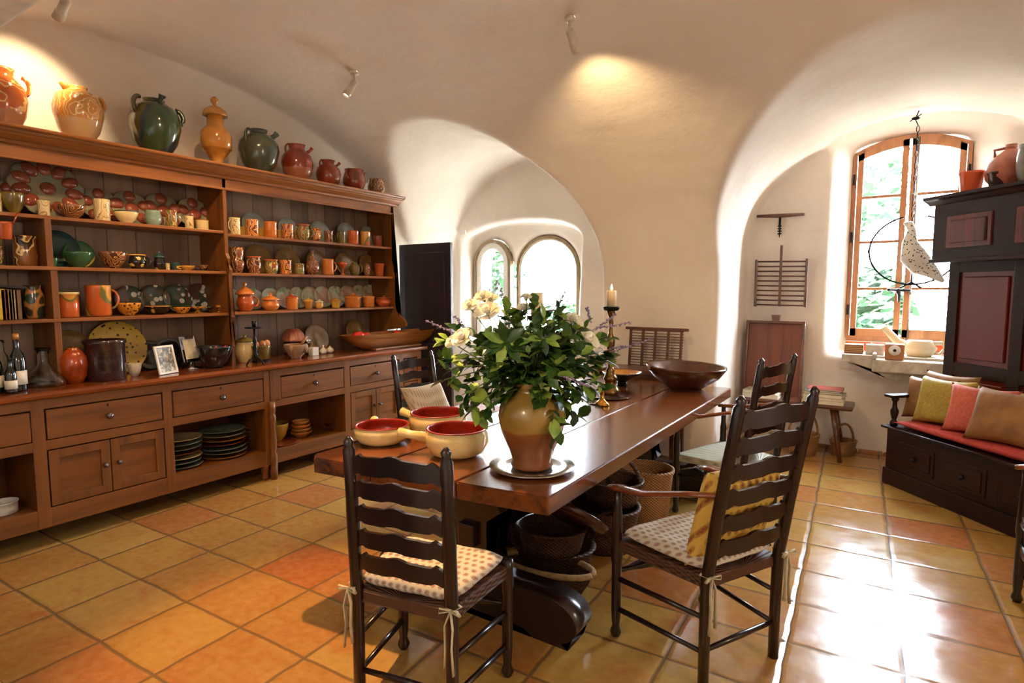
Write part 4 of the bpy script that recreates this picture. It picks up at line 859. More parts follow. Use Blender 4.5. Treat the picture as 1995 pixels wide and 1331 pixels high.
p = atx(268, 733, -4.36); tag(G().lathe([(.001, 0), (.02, 0), (.035, .03), (.045, .085), (.042, .09), (.03, .035), (.001, .01)], seg=24, lobes=8, lobe=.08).obj('shell_cup', 'stone', None, (-4.40, p.y, ZW)), 'small pale ribbed stone cup right of the brown crock', 'cup')
for xc, d, X, lab in ((292, .22, -4.68, 'dark round plate leaning behind the picture frame, left of two'), (330, .23, -4.68, 'dark round plate leaning behind the picture frame, right of two')):
    p = atx(xc, 690, X); plate('dark_plate', X, p.y, ZW, d, 'darkplate', lab, group='dark plates behind the picture frame')
# picture frame
def frame(name, xc, yb, w, h, X, mat, bw, label, inner, yaw=0, lean=12, z=ZW):
    p = atx(xc, yb, X); o = empty(name, (X, p.y, z), label, 'frame'); o.rotation_euler = (0, R(-lean), yaw)
    g = G().box(0, -w/2, 0, .014, -w/2+bw, h, .003).box(0, w/2-bw, 0, .014, w/2, h, .003).box(0, -w/2+bw, 0, .014, w/2-bw, bw, .003).box(0, -w/2+bw, h-bw, .014, w/2-bw, h, .003)
    g.obj('frame_border', mat, o); G().box(.002, -w/2+bw*.9, bw*.9, .006, w/2-bw*.9, h-bw*.9).obj('picture', inner, o)
    G().tube([(0, 0, h*.6), (-.06, 0, .012)], .004, 6).obj('strut', 'black', o); return o
photo = N('old_photograph'); f = photo.noise(photo.coord(), 28, 4, 1.0); photo.set(photo.ramp(f, [(.36, '#3d3a34'), (.5, '#6e675a'), (.62, '#cfc3ae'), (.7, '#e8ddca')]), .3)
frame('picture_frame', 328, 728, .165, .205, -4.32, 'white', .016, 'white framed old photograph standing on the worktop', photo.m, .35)
frame('mirror_frame', 374, 712, .165, .20, -4.47, 'silver', .024, 'shiny silver frame behind the white picture frame', 'paper', .35, z=ZW+.05)
p = atx(385, 716, -4.43); tag(G().lathe([(.001, 0), (.07, 0), (.07, .006), (.03, .02), (.02, .05), (.02, .05), (.001, .05)], seg=24).obj('silver_stand', 'silver', None, (-4.47, atx(374, 712, -4.47).y, ZW)), 'small silver foot carrying the shiny frame', 'stand')
p = atx(420, 715, -4.36); o = pot('black_mortar', -4.37, p.y, ZW, .255, .165, 'bowl', 'dark', 'large glossy black bowl on the worktop before the centre upright', 'bowl', rim='dark')
for k, (dx, dy, dz) in enumerate(((-.02, -.02, .13), (.02, .03, .135), (-.01, .07, .13))): tag(G().tube([(0, 0, 0), (.0, .03, .012), (.0, .055, .03)], [.012, .011, .003], 8).obj('chilli', 'red', None, (-4.37+dx, p.y+dy, ZW+dz)), ('small red chilli lying in the black bowl, left', 'small red chilli lying in the middle of the black bowl', 'small red chilli lying in the black bowl, right')[k], 'chilli')
# pots beyond the upright
p = atx(478, 690, -4.5); o = pot('lidded_crock', -4.50, p.y, ZW, .16, .17, 'vase', 'creamy', 'cream crock with a brown lid behind the black candlestick', 'crock', lid=('olive', .35))
p = atx(508, 688, -4.42); pot('deep_pan', -4.42, p.y, ZW+.02, .165, .115, 'mug', 'olive', 'deep dull brass pan holding eggs on a little tripod', 'pan')
yb = p.y
for k, (dx, dy, dz) in enumerate(((.02, -.05, .14), (.03, 0, .145), (.02, .048, .148))): tag(G().sph((0, 0, 0), (.025, .025, .033)).obj('egg', 'egg', None, (-4.42+dx, yb+dy, ZW+dz)), ('brown egg at the left of the brass pan', 'brown egg in the middle of the brass pan', 'brown egg at the right of the brass pan')[k], 'egg')
t = tag(G().lathe([(.05, .0), (.07, .0), (.07, .012), (.05, .012)], seg=20).tube([(.05, 0, 0), (.055, 0, .018)], .005).obj('trivet', 'ironblack', None, (-4.42, yb, ZW)), 'low black iron trivet under the brass pan', 'trivet')
p = atx(498, 704, -4.27)
t = empty('iron_candlestick', (-4.27, p.y, ZW), 'dark iron candlestick with twisted stem and wide drip pan on the worktop', 'candlestick')
g = G()
for k in range(3): a = 2*PI*k/3+.4; g.tube([(0, 0, .06), (.05*math.cos(a), .05*math.sin(a), .04), (.075*math.cos(a), .075*math.sin(a), 0)], .007)
g.obj('tripod_foot', 'ironblack', t)
G().lathe([(.001, .04), (.012, .05), (.02, .08), (.01, .10), (.018, .13), (.009, .16), (.018, .19), (.009, .22), (.009, .30), (.001, .30)], seg=14).obj('stem', 'ironblack', t)
G().lathe([(.001, .29), (.07, .292), (.075, .30), (.001, .30)], seg=24).obj('drip_pan', 'ironblack', t); G().lathe([(.001, .30), (.014, .30), (.02, .35), (.001, .35)], seg=14).obj('socket', 'ironblack', t)
p = atx(572, 680, -4.6); pot('dark_jar', -4.60, p.y, ZW, .17, .13, 'cyl', 'brownc', 'dark jar under the fluted brown mould', 'jar')
tag(G().lathe([(.095, 0), (.11, .004), (.10, .02), (.085, .07), (.05, .11), (.001, .115)], seg=40, lobes=14, lobe=.05).obj('cake_mould', CER['terra'], None, (-4.60, p.y, ZW+.131)), 'fluted brown earthenware mould upturned on a dark jar', 'mould')
p = atx(618, 650, -4.65); plate('bowl_on_edge', -4.67, p.y, ZW, .27, 'plateolive', 'brown glazed bowl standing on edge behind the glass shaker', 18, cat='bowl')
p = atx(694, 640, -4.65); plate('bowl_on_edge', -4.67, p.y, ZW+.04, .25, 'plateolive', 'brown glazed plate on edge behind the wooden trough', 18)
p = atx(577, 697, -4.36); o = tag(vessel('bowl', .19, .125, .02, seg=40).obj('stone_mortar', 'marblew', None, (-4.36, p.y, ZW)), 'pinkish stone mortar with four lugs on the worktop', 'mortar')
for k in range(4):
    a = k*PI/2+.5; G().tube([(.085*math.cos(a), .085*math.sin(a), .12), (.09*math.cos(a), .09*math.sin(a), .05)], [.024, .01], 10).obj('lug', 'marblew', o)
tag(G().tube([(-.02, -.01, .03), (.02, .06, .14), (.035, .09, .19)], [.018, .012, .014], 10).obj('pestle', 'trough', None, (-4.36, p.y, ZW)), 'wooden pestle leaning in the stone mortar', 'pestle')
p = atx(611, 690, -4.42); o = tag(G().box(-.03, -.035, 0, .03, .035, .075, .004).obj('spice_tin', 'white', None, (-4.42, p.y, ZW)), 'small white box beside the stone mortar', 'box')
p = atx(600, 680, -4.5); o = tag(G().lathe([(.001, 0), (.022, 0), (.022, .09), (.024, .09), (.024, .15), (.001, .15)], seg=16).obj('glass_shaker', 'glassware', None, (-4.50, p.y, ZW)), 'glass shaker standing between the mortar and the leaning bowl', 'shaker')
G().lathe([(.026, .10), (.026, .155), (.001, .156)], seg=16).obj('cap', 'silver', o)
for k, (xc, X, lab) in enumerate(((630, -4.45, 'white garlic bulb with stalk, left of the pair'), (643, -4.47, 'white garlic bulb, right of the pair'))):
    p = atx(xc, 684, X); tag(G().lathe([(.001, 0), (.022, .003), (.036, .02), (.03, .04), (.012, .055), (.006, .065), (.009, .085 if k == 0 else .066), (.001, .086 if k == 0 else .067)], seg=20, lobes=6, lobe=.06).obj('garlic_bulb', 'garlic', None, (X, p.y, ZW)), lab, 'garlic')
# long dough trough with peppers
ya, yb2 = atx(655, 660, -4.42).y, atx(836, 645, -4.42).y; L = (yb2-ya)
t = empty('dough_trough', (-4.335, (ya+yb2)/2, ZW), 'long carved wooden dough trough lying on the right end of the worktop', 'trough')
def tr(top, k):
    def f(u, v):
        a = 2*u-1; w_ = (1-abs(a)**6*.5); b = 2*v-1; hw = (.155 if top else .14)*w_
        zz = .165-(.12 if top else .165)*max(0, (1-abs(b)**2.6))*max(0, 1-abs(a)**4)
        return (b*hw*.85, a*L/2*(1 if top else .985), zz+(.0 if top else -.004))
    return f
g = G().grid(tr(True, 0), 30, 14).grid(tr(False, 0), 30, 14)
g.obj('trough_body', 'trough', t)
G().box(-.10, -L*.25, 0, .10, L*.25, .02, .008).obj('foot', 'trough', t)
for k, (dy, lab) in enumerate(((-.40, 'large red pepper at the left end of the trough'), (-.30, 'small red pepper beside the large one in the trough'), (.12, 'red pepper near the middle of the trough'))):
    r = (.05, .03, .03)[k]; yy = (ya+yb2)/2+dy
    o = tag(G().sph((0, 0, 0), (r, r*1.3, r*.8), 16, 10).obj('red_pepper', 'red', None, (-4.40, yy, ZW+.15)), lab, 'pepper'); G().tube([(0, 0, r*.7), (.005, .01, r*1.2)], .005).obj('stalk', 'stem', o)

# ------------------------------------------------------------------ plates stacked in the open compartments
def stack(xc, yb, wpx, n, hpx, X, z0, mats, where, kind='plate'):
    p = atx(xc, yb, X); s = dep((X, p.y, z0))/F; w = wpx*s; dz = hpx*s/n; src = {}
    for i in range(n):
        m = mats[i % len(mats)]
        if m not in src:
            o = G().lathe([(.001, 0), (w*.30, 0), (w*.33, .003), (w*.5, .016), (w*.505, .019), (w*.49, .019), (w*.32, .007), (.001, .005)], seg=32).obj(kind, CER.get(m) or MT[m]); src[m] = o
        else: o = src[m].copy(); COL.objects.link(o)
        o.location = (X+rnd.uniform(-.006, .006), p.y+rnd.uniform(-.008, .008), z0+i*dz); tag(o, None, 'plate', 'plates stacked %s' % where)
        nm = ('bottom plate', 'second plate from the bottom', 'third plate from the bottom', 'fourth plate from the bottom', 'fifth plate from the bottom', 'sixth plate from the bottom', 'seventh plate from the bottom', 'eighth plate from the bottom')[i] if i < n-1 else 'topmost plate'
        o['label'] = '%s in the stack %s' % (nm, where)
stack(352, 913, 76, 7, 62, -4.42, .226, ['plategrey', 'tealp', 'creamy', 'redbrown'], 'at the left of the open dresser compartment')
stack(436, 893, 82, 7, 58, -4.42, .226, ['ochre', 'plategrey', 'tealp', 'redbrown'], 'in the middle of the open dresser compartment')
stack(502, 872, 60, 8, 56, -4.50, .226, ['plategrey', 'creamy', 'redbrown', 'brownc'], 'at the right of the open dresser compartment')
p = atx(590, 855, -4.40)
for k in range(4): 
    w = (.19, .18, .17, .15)[k]; pot('small_bowl', -4.42, p.y, .226+k*.032, w, .05, 'dish', ('orange', 'ochre', 'orange', 'ochre')[k], ('bottom orange bowl of the small stack behind the turned post', 'second bowl of the small orange stack', 'third bowl of the small orange stack', 'topmost bowl of the small orange stack')[k], 'bowl', group='small orange bowls stacked in the compartment')
p = atx(541, 865, -4.45); pot('yellow_bowl', -4.45, p.y, .226, .19, .16, 'bowl', 'platey', 'deep yellow-green bowl behind the turned post', 'bowl')
p = atx(560, 870, -4.27); tag(G().lathe([(.001, 0), (.10, 0), (.13, .015), (.13, .02), (.10, .008), (.001, .006)], seg=32).obj('red_platter', CER['redbrown'], None, (-4.33, p.y, .226)), 'low dark red platter at the front of the compartment by the turned post', 'platter')
p = atx(648, 850, -4.45); pot('glass_dish', -4.45, p.y, .226, .14, .05, 'bowl', 'glassware', 'small glass dish at the right of the compartment', 'dish')
p = atx(10, 1000, -4.33); pot('white_pot', -4.36, p.y, .226, .15, .07, 'cyl', 'white', 'low round white pot in the open compartment at the left photo edge', 'pot')
# ================================================================== TABLE
TZ = .77
tb = empty('trestle_table', (-1.65, 3.28, 0), 'long heavy oak trestle table with a thick plank top in the middle of the room', 'table')
X0, X1, Y0, Y1 = -2.27, -1.05, 1.84, 4.75
def yn(x): return Y0-.15*(X1-x)/(X1-X0)
for a, b_ in ((X0, -1.90), (-1.894, -1.46), (-1.454, X1)):
    q = .05 if a == X0 else .006; c_ = .006
    o_ = [(a+q, yn(a+q)), (b_-c_, yn(b_-c_)), (b_, yn(b_)+c_), (b_, Y1-c_), (b_-c_, Y1), (a+q, Y1), (a, Y1-q), (a, yn(a)+q)]
    g = G(); g.prism([(u+1.65, v-3.28) for u, v in o_], 'Z', TZ-.07, TZ)
    e = [e for e in g.bm.edges if all(abs(v.co.z-TZ) < 1e-5 for v in e.verts) and len(e.link_faces) == 2 and abs(e.link_faces[0].normal.dot(e.link_faces[1].normal)) < .5]
    bmesh.ops.recalc_face_normals(g.bm, faces=g.bm.faces[:]); bmesh.ops.bevel(g.bm, geom=e, offset=.006, segments=2, affect='EDGES')
    g.obj('plank', 'table', tb)
for yy in (2.18, 4.35):
    y = yy-3.28; w = .57
    g = G(); g.prism([(-w+.02, 0)]+[(-w+.15-.17*math.sin(a), .105-.105*math.cos(a)) for a in np.linspace(.6, PI, 12)]+[(w-.15+.17*math.sin(a), .105-.105*math.cos(a)) for a in np.linspace(PI, .6, 12)]+[(w-.02, 0), (w-.2, 0), (w-.25, .03), (-w+.25, .03), (-w+.2, 0)], 'Y', y-.075, y+.075, True); g.obj('foot', 'dark', tb)
    g = G(); g.prism([(-.5, .70), (-.5, .66), (-.40, .60), (-.2, .57), (.2, .57), (.40, .60), (.5, .66), (.5, .70)], 'Y', y-.06, y+.06); g.obj('cross_beam', 'dark', tb)
    g = G(); g.prism([(-.13, .19), (-.17, .25), (-.10, .31), (-.12, .38), (-.10, .46), (-.18, .52), (-.14, .58), (.14, .58), (.18, .52), (.10, .46), (.12, .38), (.10, .31), (.17, .25), (.13, .19)], 'Y', y-.045, y+.045); g.obj('trestle_post', 'dark', tb)
G().box(-.045, 2.1-3.28, .33, .045, 4.43-3.28, .44, .006).obj('stretcher', 'dark', tb)

# ---- jug, pewter plate, bouquet
JP = atz(1020, 925, TZ); JX, JY = JP.x-.02, JP.y+.10
tag(G().lathe([(.001, .002), (.12, .002), (.13, .006), (.185, .012), (.187, .016), (.13, .012), (.12, .006), (.001, .006)], seg=48).obj('pewter_plate', 'pewter', None, (JX, JY, TZ)), 'round pewter plate under the flower jug', 'plate')
MT['jugglaze'] = ceramic('half_dipped_jug', '#a3843e', '#86692c', None, 'plain', 5, .25, zdip=.185, cdip='#7f4c28')
jug = tag(G().lathe([(.001, 0), (.088, 0), (.092, .01), (.085, .03), (.10, .08), (.135, .16), (.148, .225), (.14, .27), (.115, .31), (.09, .33), (.085, .345), (.095, .365), (.098, .375), (.088, .375), (.078, .345), (.105, .31), (.13, .27), (.14, .225), (.125, .16), (.09, .08), (.001, .01)], seg=40).obj('flower_jug', 'jugglaze', None, (JX, JY, TZ+.009)), 'stout earthenware jug, ochre glazed above and bare clay below, holding the bouquet', 'jug')
bq = empty('bouquet', (JX, JY, TZ+.35), 'large bouquet of white roses, lavender and green leaves in the ochre jug', 'flowers')
rb = random.Random(11)
def leaf(g, p, d, nrm, L, wd):
    d = Vector(d).normalized(); n_ = Vector(nrm); n_ = (n_-d*n_.dot(d)); n_ = n_.normalized() if n_.length > 1e-3 else d.orthogonal().normalized(); s = d.cross(n_)
    P = lambda t, u, c: p+d*(L*t)+s*(wd*u)-n_*(c*L)
    vs = [P(0, 0, 0), P(.25, .38, .0), P(.25, 0, .05), P(.25, -.38, .0), P(.6, .5, .03), P(.6, 0, .09), P(.6, -.5, .03), P(.86, .26, .12), P(.86, 0, .16), P(.86, -.26, .12), P(1, 0, .24)]
    g._add(vs, [(0, 1, 2), (0, 2, 3), (1, 4, 5, 2), (2, 5, 6, 3), (4, 7, 8, 5), (5, 8, 9, 6), (7, 10, 8), (8, 10, 9)], True)
rt = Vector(RT); upv = Vector((0, 0, 1)); fr = Vector(_f0)
g1, g2, gs = G(), G(), G()
def frompx(x, y, back=0): # a point in the bouquet's own depth
    d0 = dep((JX, JY, 1.1)); r = ray(x, y); return Vector(CP+r*(d0+back))-Vector((JX, JY, TZ+.35))
root = Vector((0, 0, 0))
for i in range(230):
    while 1:
        u = rb.gauss(0, .5); v = rb.gauss(.05, .5); w = rb.gauss(0, .5)
        if u*u+v*v+w*w < 1.1: break
    k = (u*u+v*v+w*w)**.5+1e-3; f = max(.55, min(1, k))/k
    tip = rt*(u*f*.335)+fr*(w*f*.28)+Vector((0, 0, .13+v*f*.21))
    if tip.z < -.10: tip.z = -.10+rb.random()*.03
    mid = root.lerp(tip, .5)+Vector((0, 0, .07)); 
    if i % 2 == 0: gs.tube([root+Vector((rb.uniform(-.03, .03), rb.uniform(-.03, .03), 0)), mid, tip], [.003, .0025, .0015], 5, False)
    out = (tip-Vector((0, 0, .05))).normalized()
    for j in range(rb.randint(4, 7)):
        d = (out+Vector((rb.uniform(-1, 1), rb.uniform(-1, 1), rb.uniform(-.8, .7)))).normalized()
        nrm = (out*.5+upv*.9+Vector((rb.uniform(-.5, .5), rb.uniform(-.5, .5), rb.uniform(-.3, .5))))
        L = rb.uniform(.035, .08); leaf(g1 if rb.random() < .8 else g2, tip-out*rb.uniform(0, .09), d, nrm, L, L*rb.uniform(.5, .75))
# long sprays reaching out at the sides and top
for (x, y) in ((880, 640), (860, 700), (865, 740), (920, 800), (900, 770), (1180, 660), (1170, 720), (1195, 700), (1150, 790), (1120, 810), (1080, 815), (1040, 590), (1010, 610), (1090, 600), (1140, 640), (960, 660), (985, 610), (870, 720), (900, 790), (935, 815), (860, 660), (1160, 760), (1130, 770), (1085, 840), (950, 780)):
    tip = frompx(x, y, rb.uniform(-.15, .1)); mid = root.lerp(tip, .55)+Vector((0, 0, .06)); gs.tube([root, mid, tip], [.004, .003, .002], 5, False)
    out = (tip-mid).normalized()
    for j in range(9):
        q = mid.lerp(tip, .35+j/12); d = (out*.6+Vector((rb.uniform(-1, 1), rb.uniform(-1, 1), rb.uniform(-.7, .8)))).normalized()
        L = rb.uniform(.04, .085); leaf(g1 if rb.random() < .55 else g2, q, d, upv+Vector((rb.uniform(-.6, .6), rb.uniform(-.6, .6), 0)), L, L*rb.uniform(.5, .7))
# two rosettes of long leaves in front
for (x, y, n_, L) in ((985, 668, 9, .10), (1060, 660, 7, .07)):
    c = frompx(x, y, -.20)
    for k in range(n_):
        a = 2*PI*k/n_+.3; d = rt*math.cos(a)+upv*math.sin(a)*.6-fr*.35; leaf(g1 if k % 3 else g2, c, d, -fr+upv*.5, L, L*.42)
    gs.tube([root, root.lerp(c, .5)+Vector((0, 0, .04)), c], [.004, .003, .003], 5, False)
tag(g1.obj('dark_leaves', 'leaf', bq), kind='stuff'); tag(g2.obj('pale_leaves', 'leaf2', bq), 'pale yellow-green leaves', kind='stuff'); gs.obj('stems', 'stem', bq)
def rose(p, r, d, lab=None, seed=0):
    g = G(); rr = random.Random(seed); d = Vector(d).normalized(); u = d.orthogonal().normalized(); v = d.cross(u)
    g.sph((0, 0, 0), r*.42, 10, 8); bmesh.ops.translate(g.bm, vec=p+d*r*.12, verts=g.bm.verts[:])
    for ring, (n_, rad, h, op) in enumerate(((4, .36, .95, .05), (5, .55, .85, .25), (6, .78, .65, .6), (6, .9, .45, .95))):
        for k in range(n_):
            a = 2*PI*k/n_+ring*.6+rr.uniform(-.15, .15); wd = 2.6*PI*rad/n_*.5; ro = rad*r
            def f(s, t, a=a, rad=rad, h=h, op=op):
                aa = a+(s-.5)*2*wd/ (rad+.35); R_ = r*(rad*(.35+.65*t)+op*.35*t*t); z = r*(h*t*(1-.18*abs(2*s-1)**2)-.35+op*-.2*t*t)
                return tuple(p+u*(R_*math.cos(aa))+v*(R_*math.sin(aa))+d*z)
            g.grid(f, 5, 4)
    g.obj('rose', 'rose', bq)
    G().tube([p-d*r*1.0, p-d*r*.7, p-d*r*.45], [.004, .009, .012], 8).obj('calyx', 'stem', bq)
for k, (x, y, r, b_) in enumerate(((914, 593, .026, -.12), (948, 604, .04, -.12), (940, 575, .028, -.05), (899, 655, .034, -.14), (880, 664, .024, -.1), (1022, 600, .03, .08), (1025, 577, .018, .0), (1118, 622, .034, .02), (1145, 660, .038, -.12), (955, 580, .026, 0))):
    p = frompx(x, y, b_); d = (p.normalized()*.7-fr*.6+upv*.5).normalized(); rose(p, r*1.2, d, seed=k)
    G().tube([root, root.lerp(p, .6)+Vector((0, 0, .0))-d*.03, p-d*r*1.0], [.003, .003, .0025], 5, False).obj('rose_stem', 'stem', bq)
for k, (xa, ya_, xb, yb_, b_) in enumerate(((900, 655, 830, 625, -.1), (905, 640, 885, 615, 0), (960, 600, 952, 562, .05), (985, 600, 975, 560, .1), (1150, 625, 1142, 600, .1), (1160, 640, 1230, 628, .1), (1180, 690, 1270, 660, .15), (1190, 680, 1240, 672, .1), (1100, 735, 1150, 755, -.28), (960, 590, 970, 545, .1), (1085, 600, 1100, 570, .1), (1165, 640, 1200, 610, .1))):
    a, b2 = frompx(xa, ya_, b_), frompx(xb, yb_, b_); g = G(); g.tube([root, root.lerp(a, .6)+Vector((0, 0, .03)), a, b2], [.0015]*4, 4, False)
    n_ = 20
    for j in range(n_):
        q = a.lerp(b2, j/n_); o_ = Vector((rb.uniform(-1, 1), rb.uniform(-1, 1), rb.uniform(-1, 1)))*.006; g.sph(tuple(q+o_), (.0045, .0045, .005), 6, 4)
    g.obj('lavender_sprig', 'lav', bq)

# ---- three handled bowls
MT['redin'] = plain('red_inner_glaze', '#94260f', .28, '#701a0a')
def caquelon(xc, yc, wpx, hpx, label, hang, hl, z=TZ):
    p = atz(xc, yc, z); p = p+Vector(_f0)*.06; s = dep(p)/F; w, h = wpx*s, hpx*s*.9
    o = G().lathe([(.001, 0), (w*.30, 0), (w*.42, h*.15), (w*.5, h*.5), (w*.49, h*.8), (w*.465, h*.93), (w*.475, h), (w*.45, h), (w*.44, h*.93), (w*.472, h*.8), (w*.478, h*.6)], seg=40, cap=False).obj('handled_bowl', 'cream', None, (p.x, p.y, z)); tag(o, label, 'bowl')
    G().lathe([(w*.462, h*.74), (w*.442, h*.935), (w*.45, h*1.004), (w*.478, h*1.004), (w*.482, h*.97), (w*.47, h*.96)], seg=40, cap=False).lathe([(w*.448, h*1.0), (w*.436, h*.93), (w*.455, h*.8), (w*.46, h*.5), (w*.40, h*.2), (w*.28, h*.06), (.001, h*.06)], seg=40, cap=False).obj('red_inside', 'redin', o)
    c, s_ = math.cos(hang), math.sin(hang)
    G().tube([(c*w*.48, s_*w*.48, h*.62), (c*(w*.5+hl*.5), s_*(w*.5+hl*.5), h*.72), (c*(w*.5+hl*.95), s_*(w*.5+hl*.95), h*.80), (c*(w*.5+hl), s_*(w*.5+hl), h*.80)], [.026, .02, .024, .016], 12).obj('handle', 'cream', o)
    return o
def angpx(deg): # angle in plan for a direction on the picture: 0 = right, 90 = away
    a = YAW+R(deg); return a
caquelon(888, 893, 124, 60, 'front cream bowl with a red inside and its handle towards the left', angpx(178), .13)
caquelon(851, 852, 112, 50, 'rear cream bowl with a red inside beside the flower jug', angpx(150), .10)
caquelon(740, 868, 108, 40, 'left cream bowl with a red inside, behind the ladder-back chair', angpx(115), .06)

# ---- candlesticks
def candlestick(x, y, zt, h, label, cw, chh, lab2, base_r=.07, mat='brassd'):
    t = empty('candlestick', (x, y, zt), label, 'candlestick')
    k = h
    G().lathe([(.001, 0), (base_r, 0), (base_r, .03), (base_r*.85, .05), (base_r*.55, .08), (base_r*.6, .10), (base_r*.75, .12), (base_r*.6, .14), (.028, .165), (.034, .18), (.02, .2), (.014, k*.36), (.022, k*.40), (.03, k*.45), (.024, k*.5), (.03, k*.56), (.034, k*.62), (.018, k*.70), (.012, k*.78), (.018, k*.82), (.013, k*.86), (.03, k*.93), (.034, k*.955), (.001, k*.955)], seg=24).obj('stem', mat, t)
    G().lathe([(.001, k*.95), (.05, k*.955), (.062, k*.985), (.062, k), (.001, k)], seg=12).obj('drip_pan', 'ironblack', t)
    c = empty('candle', (x, y, zt+k), lab2, 'candle')
    G().lathe([(.001, 0), (cw/2, 0), (cw/2, chh*.96), (cw/2-.003, chh), (cw/2-.006, chh*.985), (.004, chh*.93), (.001, chh*.93)], seg=24).obj('wax', 'wax', c)
    G().tube([(0, 0, chh*.9), (.001, 0, chh+.008)], .0012, 5).obj('wick', 'black', c)
    return c, chh
P_ = (-1.70, 3.88)
c, hh = candlestick(P_[0], P_[1], TZ+.014, .642, 'tall turned brass candlestick with a lit candle on the far half of the table', .068, .115, 'lit cream pillar candle on the tall turned candlestick')
G().lathe([(.001, hh), (.007, hh+.008), (.008, hh+.016), (.004, hh+.034), (.001, hh+.045)], seg=12).obj('flame', 'flame', c)
tag(G().lathe([(.001, .001), (.11, .001), (.145, .008), (.145, .012), (.11, .005), (.001, .005)], seg=40).obj('wooden_plate', 'bowlwood', None, (P_[0]+.01, P_[1]-.02, TZ)), 'dark wooden plate under the lit candlestick', 'plate')
q = aty(1046, 700, 3.0); c, hh = candlestick(q.x, q.y, TZ, .62, 'brass candlestick hidden behind the bouquet, its candle showing above the leaves', .075, .14, 'thick cream candle rising behind the bouquet before the arched window')
q = atz(1168, 792, TZ); t = tag(G().lathe([(.001, 0), (.05, 0), (.052, .012), (.03, .03), (.014, .045), (.014, .09), (.02, .10), (.012, .11), (.018, .15), (.022, .152), (.001, .15)], seg=24).obj('brass_candlestick', 'brass', None, (q.x, q.y+.04, TZ)), 'small shiny brass candlestick at the right edge of the bouquet', 'candlestick')
q = atz(1000, 860, TZ); tag(G().lathe([(.001, 0), (.06, 0), (.085, .008), (.085, .011), (.001, .005)], seg=32).obj('pewter_saucer', 'pewter', None, (q.x-.05, q.y+.16, TZ)), 'small pewter saucer behind the flower jug', 'saucer')
# shallow footed bowl, large wooden bowl
q = atz(1215, 752, TZ); o = tag(G().lathe([(.001, 0), (.045, 0), (.04, .03), (.05, .04), (.15, .095), (.162, .11), (.155, .112), (.14, .095), (.04, .045), (.001, .045)], seg=36).obj('footed_bowl', 'dark' if 0 else CER['dark'], None, (q.x-.02, q.y+.02, TZ)), 'shallow footed dish, dark outside and ochre inside, behind the lit candlestick', 'dish')
G().lathe([(.153, .1105), (.14, .097), (.04, .048), (.001, .047)], seg=36, cap=False).obj('ochre_inside', CER['ochre'], o)
q = atz(1342, 757, TZ); o = tag(G().lathe([(.001, 0), (.13, 0), (.14, .01), (.25, .09), (.30, .165), (.298, .178), (.28, .172), (.23, .09), (.12, .025), (.001, .022)], seg=48, sx=1.04, sy=.86).obj('large_wooden_bowl', 'bowlwood', None, (q.x-.03, q.y-.02, TZ), (R(2.5), R(2), YAW)), 'very large dark polished wooden bowl at the far end of the table', 'bowl')
o.location.z = TZ+.008
# pink mat and magenta cup on the far left of the table
q = atz(915, 800, TZ); tag(G().box(-.16, -.10, 0, .16, .10, .004).obj('pink_mat', plain('pink_cloth', '#d8a49a', .8), None, (q.x, q.y+.1, TZ), (0, 0, .1)), 'pale pink cloth mat on the table edge behind the bouquet', 'mat')

